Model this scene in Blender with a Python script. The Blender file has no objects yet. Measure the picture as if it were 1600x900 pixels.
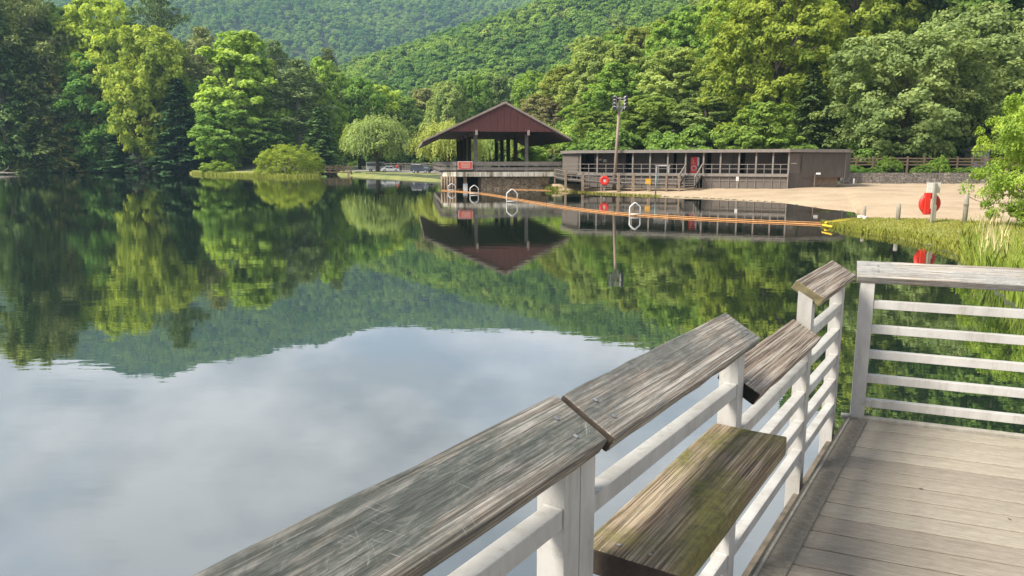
import bpy, bmesh, math, random
import numpy as np
from mathutils import Vector, Matrix

random.seed(7)
SC = bpy.context.scene
COL = SC.collection

# ------------------------------------------------------------------ camera, world, sun, exposure
CAM_H = 3.2                      # camera above the lake surface
DECK_Z = 1.6                     # dock planks above the lake surface
F_PX, HORIZON = 1155.0, 252.5    # lens and horizon of the photograph (1600 x 900)
PITCH = math.atan((450 - HORIZON) / F_PX)
cd = bpy.data.cameras.new('camera')
cd.lens = F_PX / 1600 * 36
cd.sensor_width = 36
cd.clip_start, cd.clip_end = 0.05, 9000
cam = bpy.data.objects.new('camera', cd)
COL.objects.link(cam)
cam.location = (0, 0, CAM_H)
cam.rotation_euler = (math.pi / 2 - PITCH, 0, 0)
SC.camera = cam

SUN_EL, SUN_AZ = math.radians(46), math.radians(-114)   # azimuth from +Y towards +X
sun_dir = Vector((math.sin(SUN_AZ) * math.cos(SUN_EL), math.cos(SUN_AZ) * math.cos(SUN_EL), math.sin(SUN_EL)))

world = bpy.data.worlds.new('World')
SC.world = world
world.use_nodes = True
wn, wl = world.node_tree.nodes, world.node_tree.links
wn.clear()
w_out = wn.new('ShaderNodeOutputWorld')
w_bg = wn.new('ShaderNodeBackground')
w_bg.inputs['Strength'].default_value = 0.1
sky = wn.new('ShaderNodeTexSky')
sky.sky_type = 'NISHITA'
sky.sun_disc = False
sky.sun_elevation = SUN_EL
sky.sun_rotation = SUN_AZ
sky.air_density, sky.dust_density = 1.0, 1.0
tc = wn.new('ShaderNodeTexCoord')
sep = wn.new('ShaderNodeSeparateXYZ')
wl.new(tc.outputs['Generated'], sep.inputs[0])
add = wn.new('ShaderNodeMath'); add.operation = 'ADD'; add.inputs[1].default_value = 0.22
wl.new(sep.outputs['Z'], add.inputs[0])
mx = wn.new('ShaderNodeMath'); mx.operation = 'MAXIMUM'; mx.inputs[1].default_value = 0.05
wl.new(add.outputs[0], mx.inputs[0])
dv = wn.new('ShaderNodeVectorMath'); dv.operation = 'DIVIDE'
cmb = wn.new('ShaderNodeCombineXYZ')
for k in range(3):
    wl.new(mx.outputs[0], cmb.inputs[k])
wl.new(tc.outputs['Generated'], dv.inputs[0]); wl.new(cmb.outputs[0], dv.inputs[1])
n1 = wn.new('ShaderNodeTexNoise'); n1.inputs['Scale'].default_value = 1.5
n1.inputs['Detail'].default_value = 6; n1.inputs['Roughness'].default_value = 0.5
n1.inputs['Distortion'].default_value = 0.35
wl.new(dv.outputs[0], n1.inputs['Vector'])
cover = wn.new('ShaderNodeMapRange')
cover.inputs['From Min'].default_value, cover.inputs['From Max'].default_value = 0.36, 0.50
cover.inputs['To Min'].default_value, cover.inputs['To Max'].default_value = 0.62, 0.98
wl.new(n1.outputs['Fac'], cover.inputs['Value'])
n2 = wn.new('ShaderNodeTexNoise'); n2.inputs['Scale'].default_value = 2.3
n2.inputs['Detail'].default_value = 5; n2.inputs['Roughness'].default_value = 0.55
mp = wn.new('ShaderNodeMapping'); mp.inputs['Location'].default_value = (3.7, 1.3, 0.4)
wl.new(dv.outputs[0], mp.inputs[0]); wl.new(mp.outputs[0], n2.inputs['Vector'])
crp = wn.new('ShaderNodeValToRGB')
crp.color_ramp.elements[0].position, crp.color_ramp.elements[0].color = 0.40, (3.05, 3.05, 3.2, 1)
crp.color_ramp.elements[1].position, crp.color_ramp.elements[1].color = 0.62, (5.3, 5.2, 5.2, 1)
wl.new(n2.outputs['Fac'], crp.inputs[0])
hi = wn.new('ShaderNodeMapRange')
hi.inputs['From Min'].default_value, hi.inputs['From Max'].default_value = 0.38, 0.62
hi.inputs['To Min'].default_value, hi.inputs['To Max'].default_value = 1.0, 0.72
wl.new(sep.outputs['Z'], hi.inputs['Value'])
cvm = wn.new('ShaderNodeMath'); cvm.operation = 'MULTIPLY'
wl.new(cover.outputs[0], cvm.inputs[0]); wl.new(hi.outputs[0], cvm.inputs[1])
lo = wn.new('ShaderNodeMapRange')                      # cloud layer brighter low down, as seen through more lit haze
lo.inputs['From Min'].default_value, lo.inputs['From Max'].default_value = 0.15, 0.45
lo.inputs['To Min'].default_value, lo.inputs['To Max'].default_value = 1.30, 0.84
wl.new(sep.outputs['Z'], lo.inputs['Value'])
cbr = wn.new('ShaderNodeVectorMath'); cbr.operation = 'SCALE'
wl.new(crp.outputs[0], cbr.inputs[0]); wl.new(lo.outputs[0], cbr.inputs['Scale'])
wmix = wn.new('ShaderNodeMixRGB')
wl.new(cvm.outputs[0], wmix.inputs[0]); wl.new(sky.outputs[0], wmix.inputs[1]); wl.new(cbr.outputs[0], wmix.inputs[2])
wl.new(wmix.outputs[0], w_bg.inputs['Color']); wl.new(w_bg.outputs[0], w_out.inputs[0])

sl = bpy.data.lights.new('sun', 'SUN')
sl.energy = 3.6
sl.angle = math.radians(20)
sl.color = (1.0, 0.93, 0.80)
sun = bpy.data.objects.new('sun', sl)
COL.objects.link(sun)
sun.rotation_euler = sun_dir.to_track_quat('Z', 'Y').to_euler()
sun.location = (-60, -40, 80)

SC.view_settings.view_transform = 'Standard'
SC.view_settings.look = 'None'
SC.view_settings.gamma = 1
SC.view_settings.use_curve_mapping = False
SC.view_settings.exposure = 1.32
cy = SC.cycles
cy.use_denoising = True
cy.max_bounces, cy.diffuse_bounces, cy.glossy_bounces = 6, 2, 3
cy.transmission_bounces, cy.volume_bounces, cy.transparent_max_bounces = 3, 0, 4
cy.caustics_reflective = cy.caustics_refractive = False
cy.sample_clamp_indirect = 4

# ------------------------------------------------------------------ helpers
CP, SP = math.cos(PITCH), math.sin(PITCH)

def ray(px, py):
    u, v = (px - 800) / F_PX, (py - 450) / F_PX
    fw, dn = CP - v * SP, SP + v * CP
    return u / fw, dn / fw

def at_z(px, py, z):
    q, r = ray(px, py)
    y = (CAM_H - z) / r
    return q * y, y

def z_at(py, y):
    return CAM_H - ray(800, py)[1] * y

FE = F_PX * (CP + SP * math.tan(PITCH))        # pixels per unit of x/y along the horizon

def x_at(px, y):
    return (px - 800) / FE * y

def tag(o, label=None, cat=None, group=None, kind=None):
    if label: o['label'] = label
    if cat: o['category'] = cat
    if group: o['group'] = group
    if kind: o['kind'] = kind
    return o

def empty(name, loc=(0, 0, 0), rz=0.0, label=None, cat=None, group=None):
    o = bpy.data.objects.new(name, None)
    o.empty_display_size = 0.3
    COL.objects.link(o)
    o.location = loc
    o.rotation_euler = (0, 0, rz)
    return tag(o, label, cat, group)

class MB:
    def __init__(s):
        s.v, s.f = [], []
    def add(s, vs, fs):
        b = len(s.v)
        s.v += [tuple(p) for p in vs]
        s.f += [tuple(i + b for i in f) for f in fs]
        return s
    def box(s, x0, x1, y0, y1, z0, z1):
        return s.add([(x0, y0, z0), (x1, y0, z0), (x1, y1, z0), (x0, y1, z0),
                      (x0, y0, z1), (x1, y0, z1), (x1, y1, z1), (x0, y1, z1)],
                     [(3, 2, 1, 0), (4, 5, 6, 7), (0, 1, 5, 4), (1, 2, 6, 5), (2, 3, 7, 6), (3, 0, 4, 7)])
    def beam(s, p, q, w, h, up=(0, 0, 1)):
        p, q, up = Vector(p), Vector(q), Vector(up)
        d = (q - p).normalized()
        sd = d.cross(up)
        sd = sd.normalized() if sd.length > 1e-6 else Vector((1, 0, 0))
        u = sd.cross(d).normalized()
        sd, u = sd * w / 2, u * h / 2
        return s.add([p - sd - u, p + sd - u, p + sd + u, p - sd + u, q - sd - u, q + sd - u, q + sd + u, q - sd + u],
                     [(0, 1, 2, 3), (7, 6, 5, 4), (4, 5, 1, 0), (5, 6, 2, 1), (6, 7, 3, 2), (7, 4, 0, 3)])
    def prism(s, poly, z0, z1):
        n = len(poly)
        vs = [(a, b, z0) for a, b in poly] + [(a, b, z1) for a, b in poly]
        return s.add(vs, [tuple(range(n - 1, -1, -1)), tuple(range(n, 2 * n))] +
                     [(i, (i + 1) % n, n + (i + 1) % n, n + i) for i in range(n)])
    def extrude(s, prof, axis, a0, a1):           # profile in the plane normal to an axis ('x': (y,z), 'y': (x,z))
        n = len(prof)
        def pt(p, a):
            return (a, p[0], p[1]) if axis == 'x' else (p[0], a, p[1])
        vs = [pt(p, a0) for p in prof] + [pt(p, a1) for p in prof]
        return s.add(vs, [tuple(range(n)), tuple(range(2 * n - 1, n - 1, -1))] +
                     [((i + 1) % n, i, n + i, n + (i + 1) % n) for i in range(n)])
    def tube(s, pts, rad, n=8, cap=True):
        pts = [Vector(p) for p in pts]
        rad = rad if isinstance(rad, (list, tuple)) else [rad] * len(pts)
        b, ref = len(s.v), None
        for i, p in enumerate(pts):
            d = (pts[min(i + 1, len(pts) - 1)] - pts[max(i - 1, 0)]).normalized()
            if ref is None:
                ref = Vector((0, 0, 1)) if abs(d.z) < 0.9 else Vector((1, 0, 0))
            a = d.cross(ref).normalized()
            ref = a.cross(d).normalized()
            for k in range(n):
                t = 2 * math.pi * k / n
                s.v.append(tuple(p + (a * math.cos(t) + ref * math.sin(t)) * rad[i]))
        for i in range(len(pts) - 1):
            for k in range(n):
                k2 = (k + 1) % n
                s.f.append((b + i * n + k, b + i * n + k2, b + (i + 1) * n + k2, b + (i + 1) * n + k))
        if cap:
            s.f.append(tuple(b + k for k in range(n - 1, -1, -1)))
            e = b + (len(pts) - 1) * n
            s.f.append(tuple(e + k for k in range(n)))
        return s
    def ring(s, c, R, r, axis='y', n=24, m=10, squash=1.0, phase=0.0):
        b = len(s.v)
        for i in range(n):
            a = 2 * math.pi * i / n + phase
            for k in range(m):
                t = 2 * math.pi * k / m
                rr, dz = R + r * math.cos(t), r * squash * math.sin(t)
                p = (rr * math.cos(a), dz, rr * math.sin(a)) if axis == 'y' else (rr * math.cos(a), rr * math.sin(a), dz)
                s.v.append((c[0] + p[0], c[1] + p[1], c[2] + p[2]))
        for i in range(n):
            for k in range(m):
                s.f.append((b + i * m + k, b + i * m + (k + 1) % m, b + ((i + 1) % n) * m + (k + 1) % m, b + ((i + 1) % n) * m + k))
        return s
    def build(s, name, m, parent=None, smooth=False, bevel=0.0, seg=2):
        me = bpy.data.meshes.new(name)
        me.from_pydata(s.v, [], s.f)
        bm = bmesh.new(); bm.from_mesh(me)
        bmesh.ops.recalc_face_normals(bm, faces=bm.faces)
        bm.to_mesh(me); bm.free()
        if m is not None:
            me.materials.append(m)
        if smooth:
            for p in me.polygons: p.use_smooth = True
        o = bpy.data.objects.new(name, me)
        COL.objects.link(o)
        if parent is not None: o.parent = parent
        if bevel > 0:
            md = o.modifiers.new('bevel', 'BEVEL'); md.width = bevel; md.segments = seg; md.limit_method = 'ANGLE'
        return o

def copy_tree(o, parent=None):
    c = o.copy(); COL.objects.link(c); c.parent = parent
    for ch in list(o.children):
        copy_tree(ch, c)
    return c

# ------------------------------------------------------------------ materials
def new_mat(name):
    m = bpy.data.materials.new(name)
    m.use_nodes = True
    nt = m.node_tree
    return m, nt.nodes, nt.links, nt.nodes['Principled BSDF']

def noise_node(n, l, scale, detail=4, rough=0.55, coord='Object', stretch=None, loc=None, distort=0.0):
    t = n.new('ShaderNodeTexCoord')
    src = t.outputs[coord]
    if stretch or loc:
        mpn = n.new('ShaderNodeMapping')
        if stretch: mpn.inputs['Scale'].default_value = stretch
        if loc: mpn.inputs['Location'].default_value = loc
        l.new(src, mpn.inputs[0]); src = mpn.outputs[0]
    x = n.new('ShaderNodeTexNoise')
    x.inputs['Scale'].default_value = scale
    x.inputs['Detail'].default_value = detail
    x.inputs['Roughness'].default_value = rough
    x.inputs['Distortion'].default_value = distort
    l.new(src, x.inputs['Vector'])
    return x.outputs['Fac']

def ramp(n, l, fac, stops):
    r = n.new('ShaderNodeValToRGB')
    while len(r.color_ramp.elements) < len(stops):
        r.color_ramp.elements.new(0.5)
    for e, (p, c) in zip(r.color_ramp.elements, stops):
        e.position = p
        e.color = (*c, 1) if len(c) == 3 else c
    l.new(fac, r.inputs[0])
    return r.outputs[0]

def mixc(n, l, fac, a, b, mode='MIX'):
    x = n.new('ShaderNodeMixRGB'); x.blend_type = mode
    for k, s in ((0, fac), (1, a), (2, b)):
        if hasattr(s, 'is_linked') or isinstance(s, bpy.types.NodeSocket): l.new(s, x.inputs[k])
        else: x.inputs[k].default_value = s if k == 0 else (*s, 1)
    return x.outputs[0]

def bump(n, l, height, dist, strength=1.0, prev=None):
    b = n.new('ShaderNodeBump')
    b.inputs['Distance'].default_value = dist
    b.inputs['Strength'].default_value = strength
    l.new(height, b.inputs['Height'])
    if prev is not None: l.new(prev, b.inputs['Normal'])
    return b.outputs[0]

def simple(name, c1, c2=None, scale=3.0, rough=0.7, bmp=0.0, stretch=None, metallic=0.0, coord='Object', detail=5):
    m, n, l, p = new_mat(name)
    p.inputs['Roughness'].default_value = rough
    p.inputs['Metallic'].default_value = metallic
    if c2 is None: c2 = tuple(c * 0.8 for c in c1)
    fc = noise_node(n, l, scale, detail, 0.6, coord, stretch)
    l.new(ramp(n, l, fc, [(0.33, c2), (0.67, c1)]), p.inputs['Base Color'])
    if bmp: l.new(bump(n, l, fc, bmp), p.inputs['Normal'])
    return m

def leaf_mat(name, instanced=False, trans=0.40):
    m, n, l, p = new_mat(name)
    n.remove(p)
    out = n['Material Output']
    oi = n.new('ShaderNodeObjectInfo')
    at = n.new('ShaderNodeAttribute'); at.attribute_name = 'tint'
    if instanced:
        base = ramp(n, l, oi.outputs['Random'], [(0.0, (0.085, 0.15, 0.045)), (0.25, (0.10, 0.175, 0.048)), (0.5, (0.115, 0.195, 0.052)),
                                                 (0.75, (0.13, 0.21, 0.055)), (0.93, (0.155, 0.235, 0.06)), (1.0, (0.13, 0.16, 0.065))])
        pn = n.new('ShaderNodeTexNoise'); pn.inputs['Scale'].default_value = 0.011; pn.inputs['Detail'].default_value = 3
        l.new(oi.outputs['Location'], pn.inputs['Vector'])
        base = mixc(n, l, 0.8, base, ramp(n, l, pn.outputs['Fac'], [(0.35, (0.6, 0.75, 0.8)), (0.62, (1.45, 1.3, 1.0))]), 'MULTIPLY')
    else:
        base = oi.outputs['Color']
    hs = n.new('ShaderNodeHueSaturation')
    l.new(base, hs.inputs['Color'])
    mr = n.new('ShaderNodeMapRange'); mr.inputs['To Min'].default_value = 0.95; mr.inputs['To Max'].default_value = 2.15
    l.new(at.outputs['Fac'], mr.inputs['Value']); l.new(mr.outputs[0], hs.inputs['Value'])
    mh = n.new('ShaderNodeMapRange'); mh.inputs['To Min'].default_value = 0.515; mh.inputs['To Max'].default_value = 0.482
    l.new(at.outputs['Fac'], mh.inputs['Value']); l.new(mh.outputs[0], hs.inputs['Hue'])
    df = n.new('ShaderNodeBsdfDiffuse'); tr = n.new('ShaderNodeBsdfTranslucent')
    l.new(hs.outputs[0], df.inputs[0])
    l.new(mixc(n, l, 1.0, hs.outputs[0], (1.15, 1.1, 0.5), 'MULTIPLY'), tr.inputs[0])
    mxs = n.new('ShaderNodeMixShader'); mxs.inputs[0].default_value = trans
    l.new(df.outputs[0], mxs.inputs[1]); l.new(tr.outputs[0], mxs.inputs[2])
    l.new(mxs.outputs[0], out.inputs[0])
    return m

M = {}
M['leaf'] = leaf_mat('leaf')
M['needle'] = leaf_mat('needle', trans=0.15)
M['forest_leaf'] = leaf_mat('forest_leaf', instanced=True, trans=0.4)
M['bark'] = simple('bark', (0.14, 0.11, 0.085), (0.05, 0.04, 0.032), 6, 0.9, 0.03, (1, 1, 0.25))
M['pale_bark'] = simple('pale_bark', (0.30, 0.27, 0.23), (0.16, 0.14, 0.11), 5, 0.9, 0.02, (1, 1, 0.3))
M['grass_blade'] = leaf_mat('grass_blade', trans=0.3)

def ground_mat(name, stops, scale, bmp=0.05, fine=None):
    m, n, l, p = new_mat(name)
    p.inputs['Roughness'].default_value = 0.95
    a = noise_node(n, l, scale, 6, 0.6)
    col = ramp(n, l, a, stops)
    b = noise_node(n, l, scale * 14, 4, 0.7)
    col = mixc(n, l, 0.35, col, ramp(n, l, b, [(0.3, (0.45, 0.45, 0.45)), (0.7, (1.25, 1.25, 1.25))]), 'MULTIPLY')
    l.new(col, p.inputs['Base Color'])
    l.new(bump(n, l, b, bmp), p.inputs['Normal'])
    return m

M['ground'] = ground_mat('ground', [(0.3, (0.03, 0.035, 0.018)), (0.55, (0.055, 0.07, 0.025)), (0.75, (0.09, 0.085, 0.045))], 0.12, 0.1)
M['sand'] = ground_mat('sand', [(0.3, (0.30, 0.22, 0.14)), (0.5, (0.385, 0.29, 0.19)), (0.7, (0.43, 0.33, 0.22))], 0.25, 0.06)
M['lawn'] = ground_mat('lawn', [(0.3, (0.10, 0.14, 0.03)), (0.5, (0.20, 0.22, 0.06)), (0.72, (0.27, 0.23, 0.09))], 0.3, 0.05)
M['bank'] = ground_mat('bank', [(0.3, (0.17, 0.19, 0.045)), (0.55, (0.27, 0.28, 0.075)), (0.75, (0.32, 0.28, 0.11))], 0.5, 0.05)
M['gravel'] = ground_mat('gravel', [(0.3, (0.20, 0.18, 0.16)), (0.7, (0.34, 0.31, 0.28))], 0.4, 0.03)

def water_mat():
    m, n, l, p = new_mat('water')
    n.remove(p)
    out = n['Material Output']
    g = n.new('ShaderNodeBsdfGlossy'); g.inputs['Roughness'].default_value = 0.0
    g.inputs['Color'].default_value = (0.97, 0.96, 0.97, 1)
    d = n.new('ShaderNodeBsdfDiffuse'); d.inputs['Color'].default_value = (0.012, 0.022, 0.014, 1)
    a = noise_node(n, l, 1.1, 3, 0.5, 'Object', (0.5, 1.6, 1))
    b = noise_node(n, l, 6.0, 2, 0.5, 'Object', (0.45, 1.3, 1), (4, 2, 0))
    calm = noise_node(n, l, 0.045, 2, 0.5, 'Object', (1, 0.6, 1))
    cm = n.new('ShaderNodeMapRange')
    cm.inputs['From Min'].default_value, cm.inputs['From Max'].default_value = 0.38, 0.62
    cm.inputs['To Min'].default_value, cm.inputs['To Max'].default_value = 0.25, 1.0
    l.new(calm, cm.inputs['Value'])
    b1 = n.new('ShaderNodeBump'); b1.inputs['Distance'].default_value = 0.0034
    l.new(cm.outputs[0], b1.inputs['Strength']); l.new(a, b1.inputs['Height'])
    b2 = n.new('ShaderNodeBump'); b2.inputs['Distance'].default_value = 0.0007
    l.new(cm.outputs[0], b2.inputs['Strength']); l.new(b, b2.inputs['Height']); l.new(b1.outputs[0], b2.inputs['Normal'])
    l.new(b2.outputs[0], g.inputs['Normal'])
    fr = n.new('ShaderNodeFresnel'); fr.inputs['IOR'].default_value = 1.33
    mr = n.new('ShaderNodeMapRange')
    mr.inputs['To Min'].default_value, mr.inputs['To Max'].default_value = 0.42, 1.0
    l.new(fr.outputs[0], mr.inputs['Value'])
    mxs = n.new('ShaderNodeMixShader')
    l.new(mr.outputs[0], mxs.inputs[0]); l.new(d.outputs[0], mxs.inputs[1]); l.new(g.outputs[0], mxs.inputs[2])
    l.new(mxs.outputs[0], out.inputs[0])
    return m
M['water'] = water_mat()

def cap_mat(name, pale, dark, stain, stain_amt, brown, moss=0.0, seed=0.0):
    """old weathered board, grain along local X"""
    m, n, l, p = new_mat(name)
    p.inputs['Roughness'].default_value = 0.82
    grain = noise_node(n, l, 34, 8, 0.68, 'Object', (0.028, 1.6, 1.6), (seed, seed * 2, 0), 0.9)
    fine = noise_node(n, l, 120, 5, 0.7, 'Object', (0.014, 1.1, 1.1), (seed * 3, seed, 1), 0.5)
    col = ramp(n, l, grain, [(0.34, dark), (0.45, brown), (0.57, pale)])
    col = mixc(n, l, 0.9, col, ramp(n, l, fine, [(0.43, (0.30, 0.28, 0.26)), (0.53, (1.2, 1.18, 1.15))]), 'MULTIPLY')
    st = noise_node(n, l, 3.2, 8, 0.68, 'Object', (0.5, 1.6, 1.6), (seed * 5, 3, 2), 0.5)
    sf = ramp(n, l, st, [(0.60 - stain_amt * 0.25, (0, 0, 0)), (0.72 - stain_amt * 0.22, (0.85, 0.85, 0.85))])
    scr = noise_node(n, l, 55, 3, 0.8, 'Object', (0.25, 1.0, 1.0), (seed, 9, 4), 0.8)
    stc = ramp(n, l, scr, [(0.42, stain), (0.56, tuple(s * 1.6 for s in stain)), (0.66, tuple(0.28 * a + 0.72 * b for a, b in zip(pale, stain)))])
    col = mixc(n, l, sf, col, stc)
    # short pale scratches in two directions
    for rot, ofs in ((0.9, 1.0), (-0.6, 6.0), (2.0, 11.0)):
        t = n.new('ShaderNodeTexCoord'); m1 = n.new('ShaderNodeMapping'); m1.inputs['Rotation'].default_value = (0, 0, rot)
        m2 = n.new('ShaderNodeMapping'); m2.inputs['Scale'].default_value = (20, 230, 20); m2.inputs['Location'].default_value = (seed + ofs, ofs, 1)
        l.new(t.outputs['Object'], m1.inputs[0]); l.new(m1.outputs[0], m2.inputs[0])
        sn = n.new('ShaderNodeTexNoise'); sn.inputs['Scale'].default_value = 1.0; sn.inputs['Detail'].default_value = 1.5; sn.inputs['Distortion'].default_value = 0.5
        l.new(m2.outputs[0], sn.inputs['Vector'])
        gate = noise_node(n, l, 6, 3, 0.6, 'Object', None, (seed, 5 + ofs, 5))
        ln = ramp(n, l, sn.outputs['Fac'], [(0.66, (0, 0, 0)), (0.72, (1, 1, 1))])
        sg = ramp(n, l, gate, [(0.52, (0, 0, 0)), (0.64, (0.4, 0.4, 0.4))])
        col = mixc(n, l, mixc(n, l, 1.0, ln, sg, 'MULTIPLY'), col, tuple(min(1, c * 1.25) for c in pale))
    # drying cracks along the grain
    ck = noise_node(n, l, 70, 2, 0.5, 'Object', (0.03, 1, 1), (seed * 7, 2, 9), 0.4)
    cg = noise_node(n, l, 4, 2, 0.5, 'Object', (0.6, 1.5, 1), (seed, 8, 8))
    ckf = mixc(n, l, 1.0, ramp(n, l, ck, [(0.29, (1, 1, 1)), (0.33, (0, 0, 0))]), ramp(n, l, cg, [(0.45, (0, 0, 0)), (0.55, (0.9, 0.9, 0.9))]), 'MULTIPLY')
    col = mixc(n, l, ckf, col, tuple(c * 0.35 for c in dark))
    if moss > 0:
        ms = noise_node(n, l, 3.0, 7, 0.65, 'Object', (0.7, 1.1, 1), (seed, 1, 7), 0.4)
        mc = ramp(n, l, noise_node(n, l, 30, 4, 0.7), [(0.35, (0.05, 0.052, 0.011)), (0.65, (0.155, 0.145, 0.025))])
        col = mixc(n, l, ramp(n, l, ms, [(0.52 - moss * 0.12, (0, 0, 0)), (0.66 - moss * 0.08, (0.85, 0.85, 0.85))]), col, mc)
    l.new(col, p.inputs['Base Color'])
    nb = bump(n, l, grain, 0.006)
    nb = bump(n, l, fine, 0.0025, 1.0, nb)
    l.new(nb, p.inputs['Normal'])
    return m
M['cap'] = cap_mat('cap_wood', (0.36, 0.34, 0.31), (0.065, 0.055, 0.047), (0.042, 0.052, 0.046), 0.66, (0.20, 0.168, 0.135), 0, 0.3)
M['cap2'] = cap_mat('cap_wood_grey', (0.36, 0.335, 0.30), (0.065, 0.055, 0.047), (0.08, 0.083, 0.076), 0.6, (0.205, 0.17, 0.135), 0, 1.7)
M['cap3'] = cap_mat('cap_wood_brown', (0.34, 0.30, 0.255), (0.055, 0.04, 0.032), (0.08, 0.065, 0.06), 0.22, (0.20, 0.152, 0.112), 0, 2.9)
M['cap4'] = cap_mat('cap_wood_pale', (0.40, 0.385, 0.36), (0.12, 0.10, 0.082), (0.165, 0.168, 0.165), 0.72, (0.27, 0.225, 0.18), 0, 4.1)
M['shelf'] = cap_mat('shelf_wood_mossy', (0.30, 0.245, 0.175), (0.055, 0.038, 0.026), (0.09, 0.07, 0.045), 0.2, (0.165, 0.115, 0.075), 1.1, 5.3)
M['rot'] = simple('rotten_end_grain', (0.012, 0.010, 0.009), (0.004, 0.004, 0.004), 30, 0.9, 0.003)
M['shaded_end_grain'] = simple('shaded_end_grain', (0.045, 0.033, 0.024), (0.022, 0.016, 0.012), 40, 0.9, 0.002)  # end grain, darkened further to paint the shadow line at cap joints
M['lichen_end'] = simple('lichen_end_grain', (0.16, 0.14, 0.07), (0.08, 0.065, 0.035), 18, 0.9, 0.003)

def alu_mat():
    m, n, l, p = new_mat('aluminium')
    p.inputs['Metallic'].default_value = 0.0
    p.inputs['Roughness'].default_value = 0.5
    a = noise_node(n, l, 5, 6, 0.65, 'Object', (1, 1, 0.4))
    b = noise_node(n, l, 40, 4, 0.7)
    col = ramp(n, l, a, [(0.3, (0.29, 0.28, 0.26)), (0.52, (0.40, 0.39, 0.375)), (0.72, (0.46, 0.455, 0.44))])
    col = mixc(n, l, ramp(n, l, b, [(0.66, (0, 0, 0)), (0.78, (0.6, 0.6, 0.6))]), col, (0.25, 0.22, 0.16))
    dr = noise_node(n, l, 22, 5, 0.7, 'Object', (1, 1, 0.12), (3, 1, 2))
    col = mixc(n, l, ramp(n, l, dr, [(0.55, (0, 0, 0)), (0.72, (0.55, 0.55, 0.55))]), col, (0.20, 0.175, 0.13))
    sp = noise_node(n, l, 9, 6, 0.75, 'Object', None, (8, 1, 2))
    col = mixc(n, l, ramp(n, l, sp, [(0.58, (0, 0, 0)), (0.70, (0.45, 0.45, 0.45))]), col, (0.16, 0.145, 0.10))
    l.new(bump(n, l, b, 0.0012), p.inputs['Normal'])
    l.new(col, p.inputs['Base Color'])
    l.new(ramp(n, l, a, [(0.3, (0.6, 0.6, 0.6)), (0.7, (0.35, 0.35, 0.35))]), p.inputs['Roughness'])
    return m
M['alu'] = alu_mat()

def plank_mat():
    m, n, l, p = new_mat('deck_plank')
    p.inputs['Roughness'].default_value = 0.85
    oi = n.new('ShaderNodeObjectInfo')
    a = noise_node(n, l, 40, 5, 0.7, 'Object', (0.08, 1, 1))
    b = noise_node(n, l, 1.3, 5, 0.6)
    s = noise_node(n, l, 160, 3, 0.8, 'Object', (0.12, 1, 1))
    col = ramp(n, l, a, [(0.3, (0.215, 0.19, 0.157)), (0.7, (0.33, 0.30, 0.258))])
    col = mixc(n, l, 0.5, col, ramp(n, l, b, [(0.3, (0.7, 0.67, 0.62)), (0.7, (1.2, 1.2, 1.18))]), 'MULTIPLY')
    col = mixc(n, l, 0.8, col, ramp(n, l, s, [(0.35, (0.72, 0.7, 0.68)), (0.65, (1.18, 1.18, 1.16))]), 'MULTIPLY')
    col = mixc(n, l, 1.0, col, ramp(n, l, oi.outputs['Random'], [(0, (0.84, 0.82, 0.80)), (1, (1.12, 1.12, 1.10))]), 'MULTIPLY')
    l.new(col, p.inputs['Base Color'])
    l.new(bump(n, l, s, 0.0012), p.inputs['Normal'])
    return m
M['plank'] = plank_mat()
M['edge'] = simple('edge_board', (0.20, 0.178, 0.142), (0.12, 0.104, 0.08), 45, 0.9, 0.003)
M['trim'] = simple('deck_trim', (0.34, 0.32, 0.275), (0.22, 0.20, 0.165), 20, 0.8, 0.001)
M['pile'] = simple('piling', (0.16, 0.13, 0.10), (0.07, 0.06, 0.045), 8, 0.9, 0.01)
M['screw'] = simple('screw_steel', (0.6, 0.6, 0.6), (0.3, 0.3, 0.3), 20, 0.35, 0, None, 0.9)

M['barn_red'] = simple('barn_red_board', (0.092, 0.024, 0.023), (0.062, 0.017, 0.017), 4, 0.75, 0.004, (1, 1, 0.12))
M['roof_edge'] = simple('roof_edge', (0.36, 0.29, 0.25), (0.22, 0.17, 0.14), 5, 0.8)
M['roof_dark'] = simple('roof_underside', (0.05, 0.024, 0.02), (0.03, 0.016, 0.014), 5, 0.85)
M['roof_top'] = simple('roof_shingle', (0.22, 0.19, 0.17), (0.14, 0.12, 0.11), 3, 0.9)
M['grey_wood'] = simple('grey_timber', (0.20, 0.175, 0.155), (0.12, 0.105, 0.095), 4, 0.8)
M['dark_wood'] = simple('dark_timber', (0.05, 0.042, 0.035), (0.028, 0.023, 0.02), 5, 0.85)
M['tan_wood'] = simple('tan_timber', (0.30, 0.23, 0.16), (0.18, 0.13, 0.09), 4, 0.85)
M['tall_pole'] = simple('pole_timber', (0.33, 0.255, 0.20), (0.20, 0.15, 0.115), 4, 0.85, 0, (1, 1, 0.1))
M['brown_wall'] = simple('brown_boards', (0.092, 0.074, 0.063), (0.066, 0.053, 0.046), 5, 0.75, 0.004, (1, 1, 0.15))
M['brown_wall_pale'] = simple('brown_boards_pale', (0.13, 0.108, 0.093), (0.10, 0.083, 0.072), 5, 0.75, 0.004, (1, 1, 0.15))
M['porch_wall'] = simple('porch_boards', (0.11, 0.093, 0.083), (0.08, 0.068, 0.06), 7, 0.8, 0.004, (1, 1, 0.1))
M['fascia'] = simple('fascia_paint', (0.21, 0.185, 0.165), (0.155, 0.135, 0.12), 3, 0.7)
M['shade_black'] = simple('painted_shade_black', (0.012, 0.011, 0.010), (0.006, 0.006, 0.006), 4, 0.9)  # near-black colour standing in for shade in gaps and openings
M['white'] = simple('white_paint', (0.78, 0.77, 0.75), (0.62, 0.61, 0.58), 5, 0.5)
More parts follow.
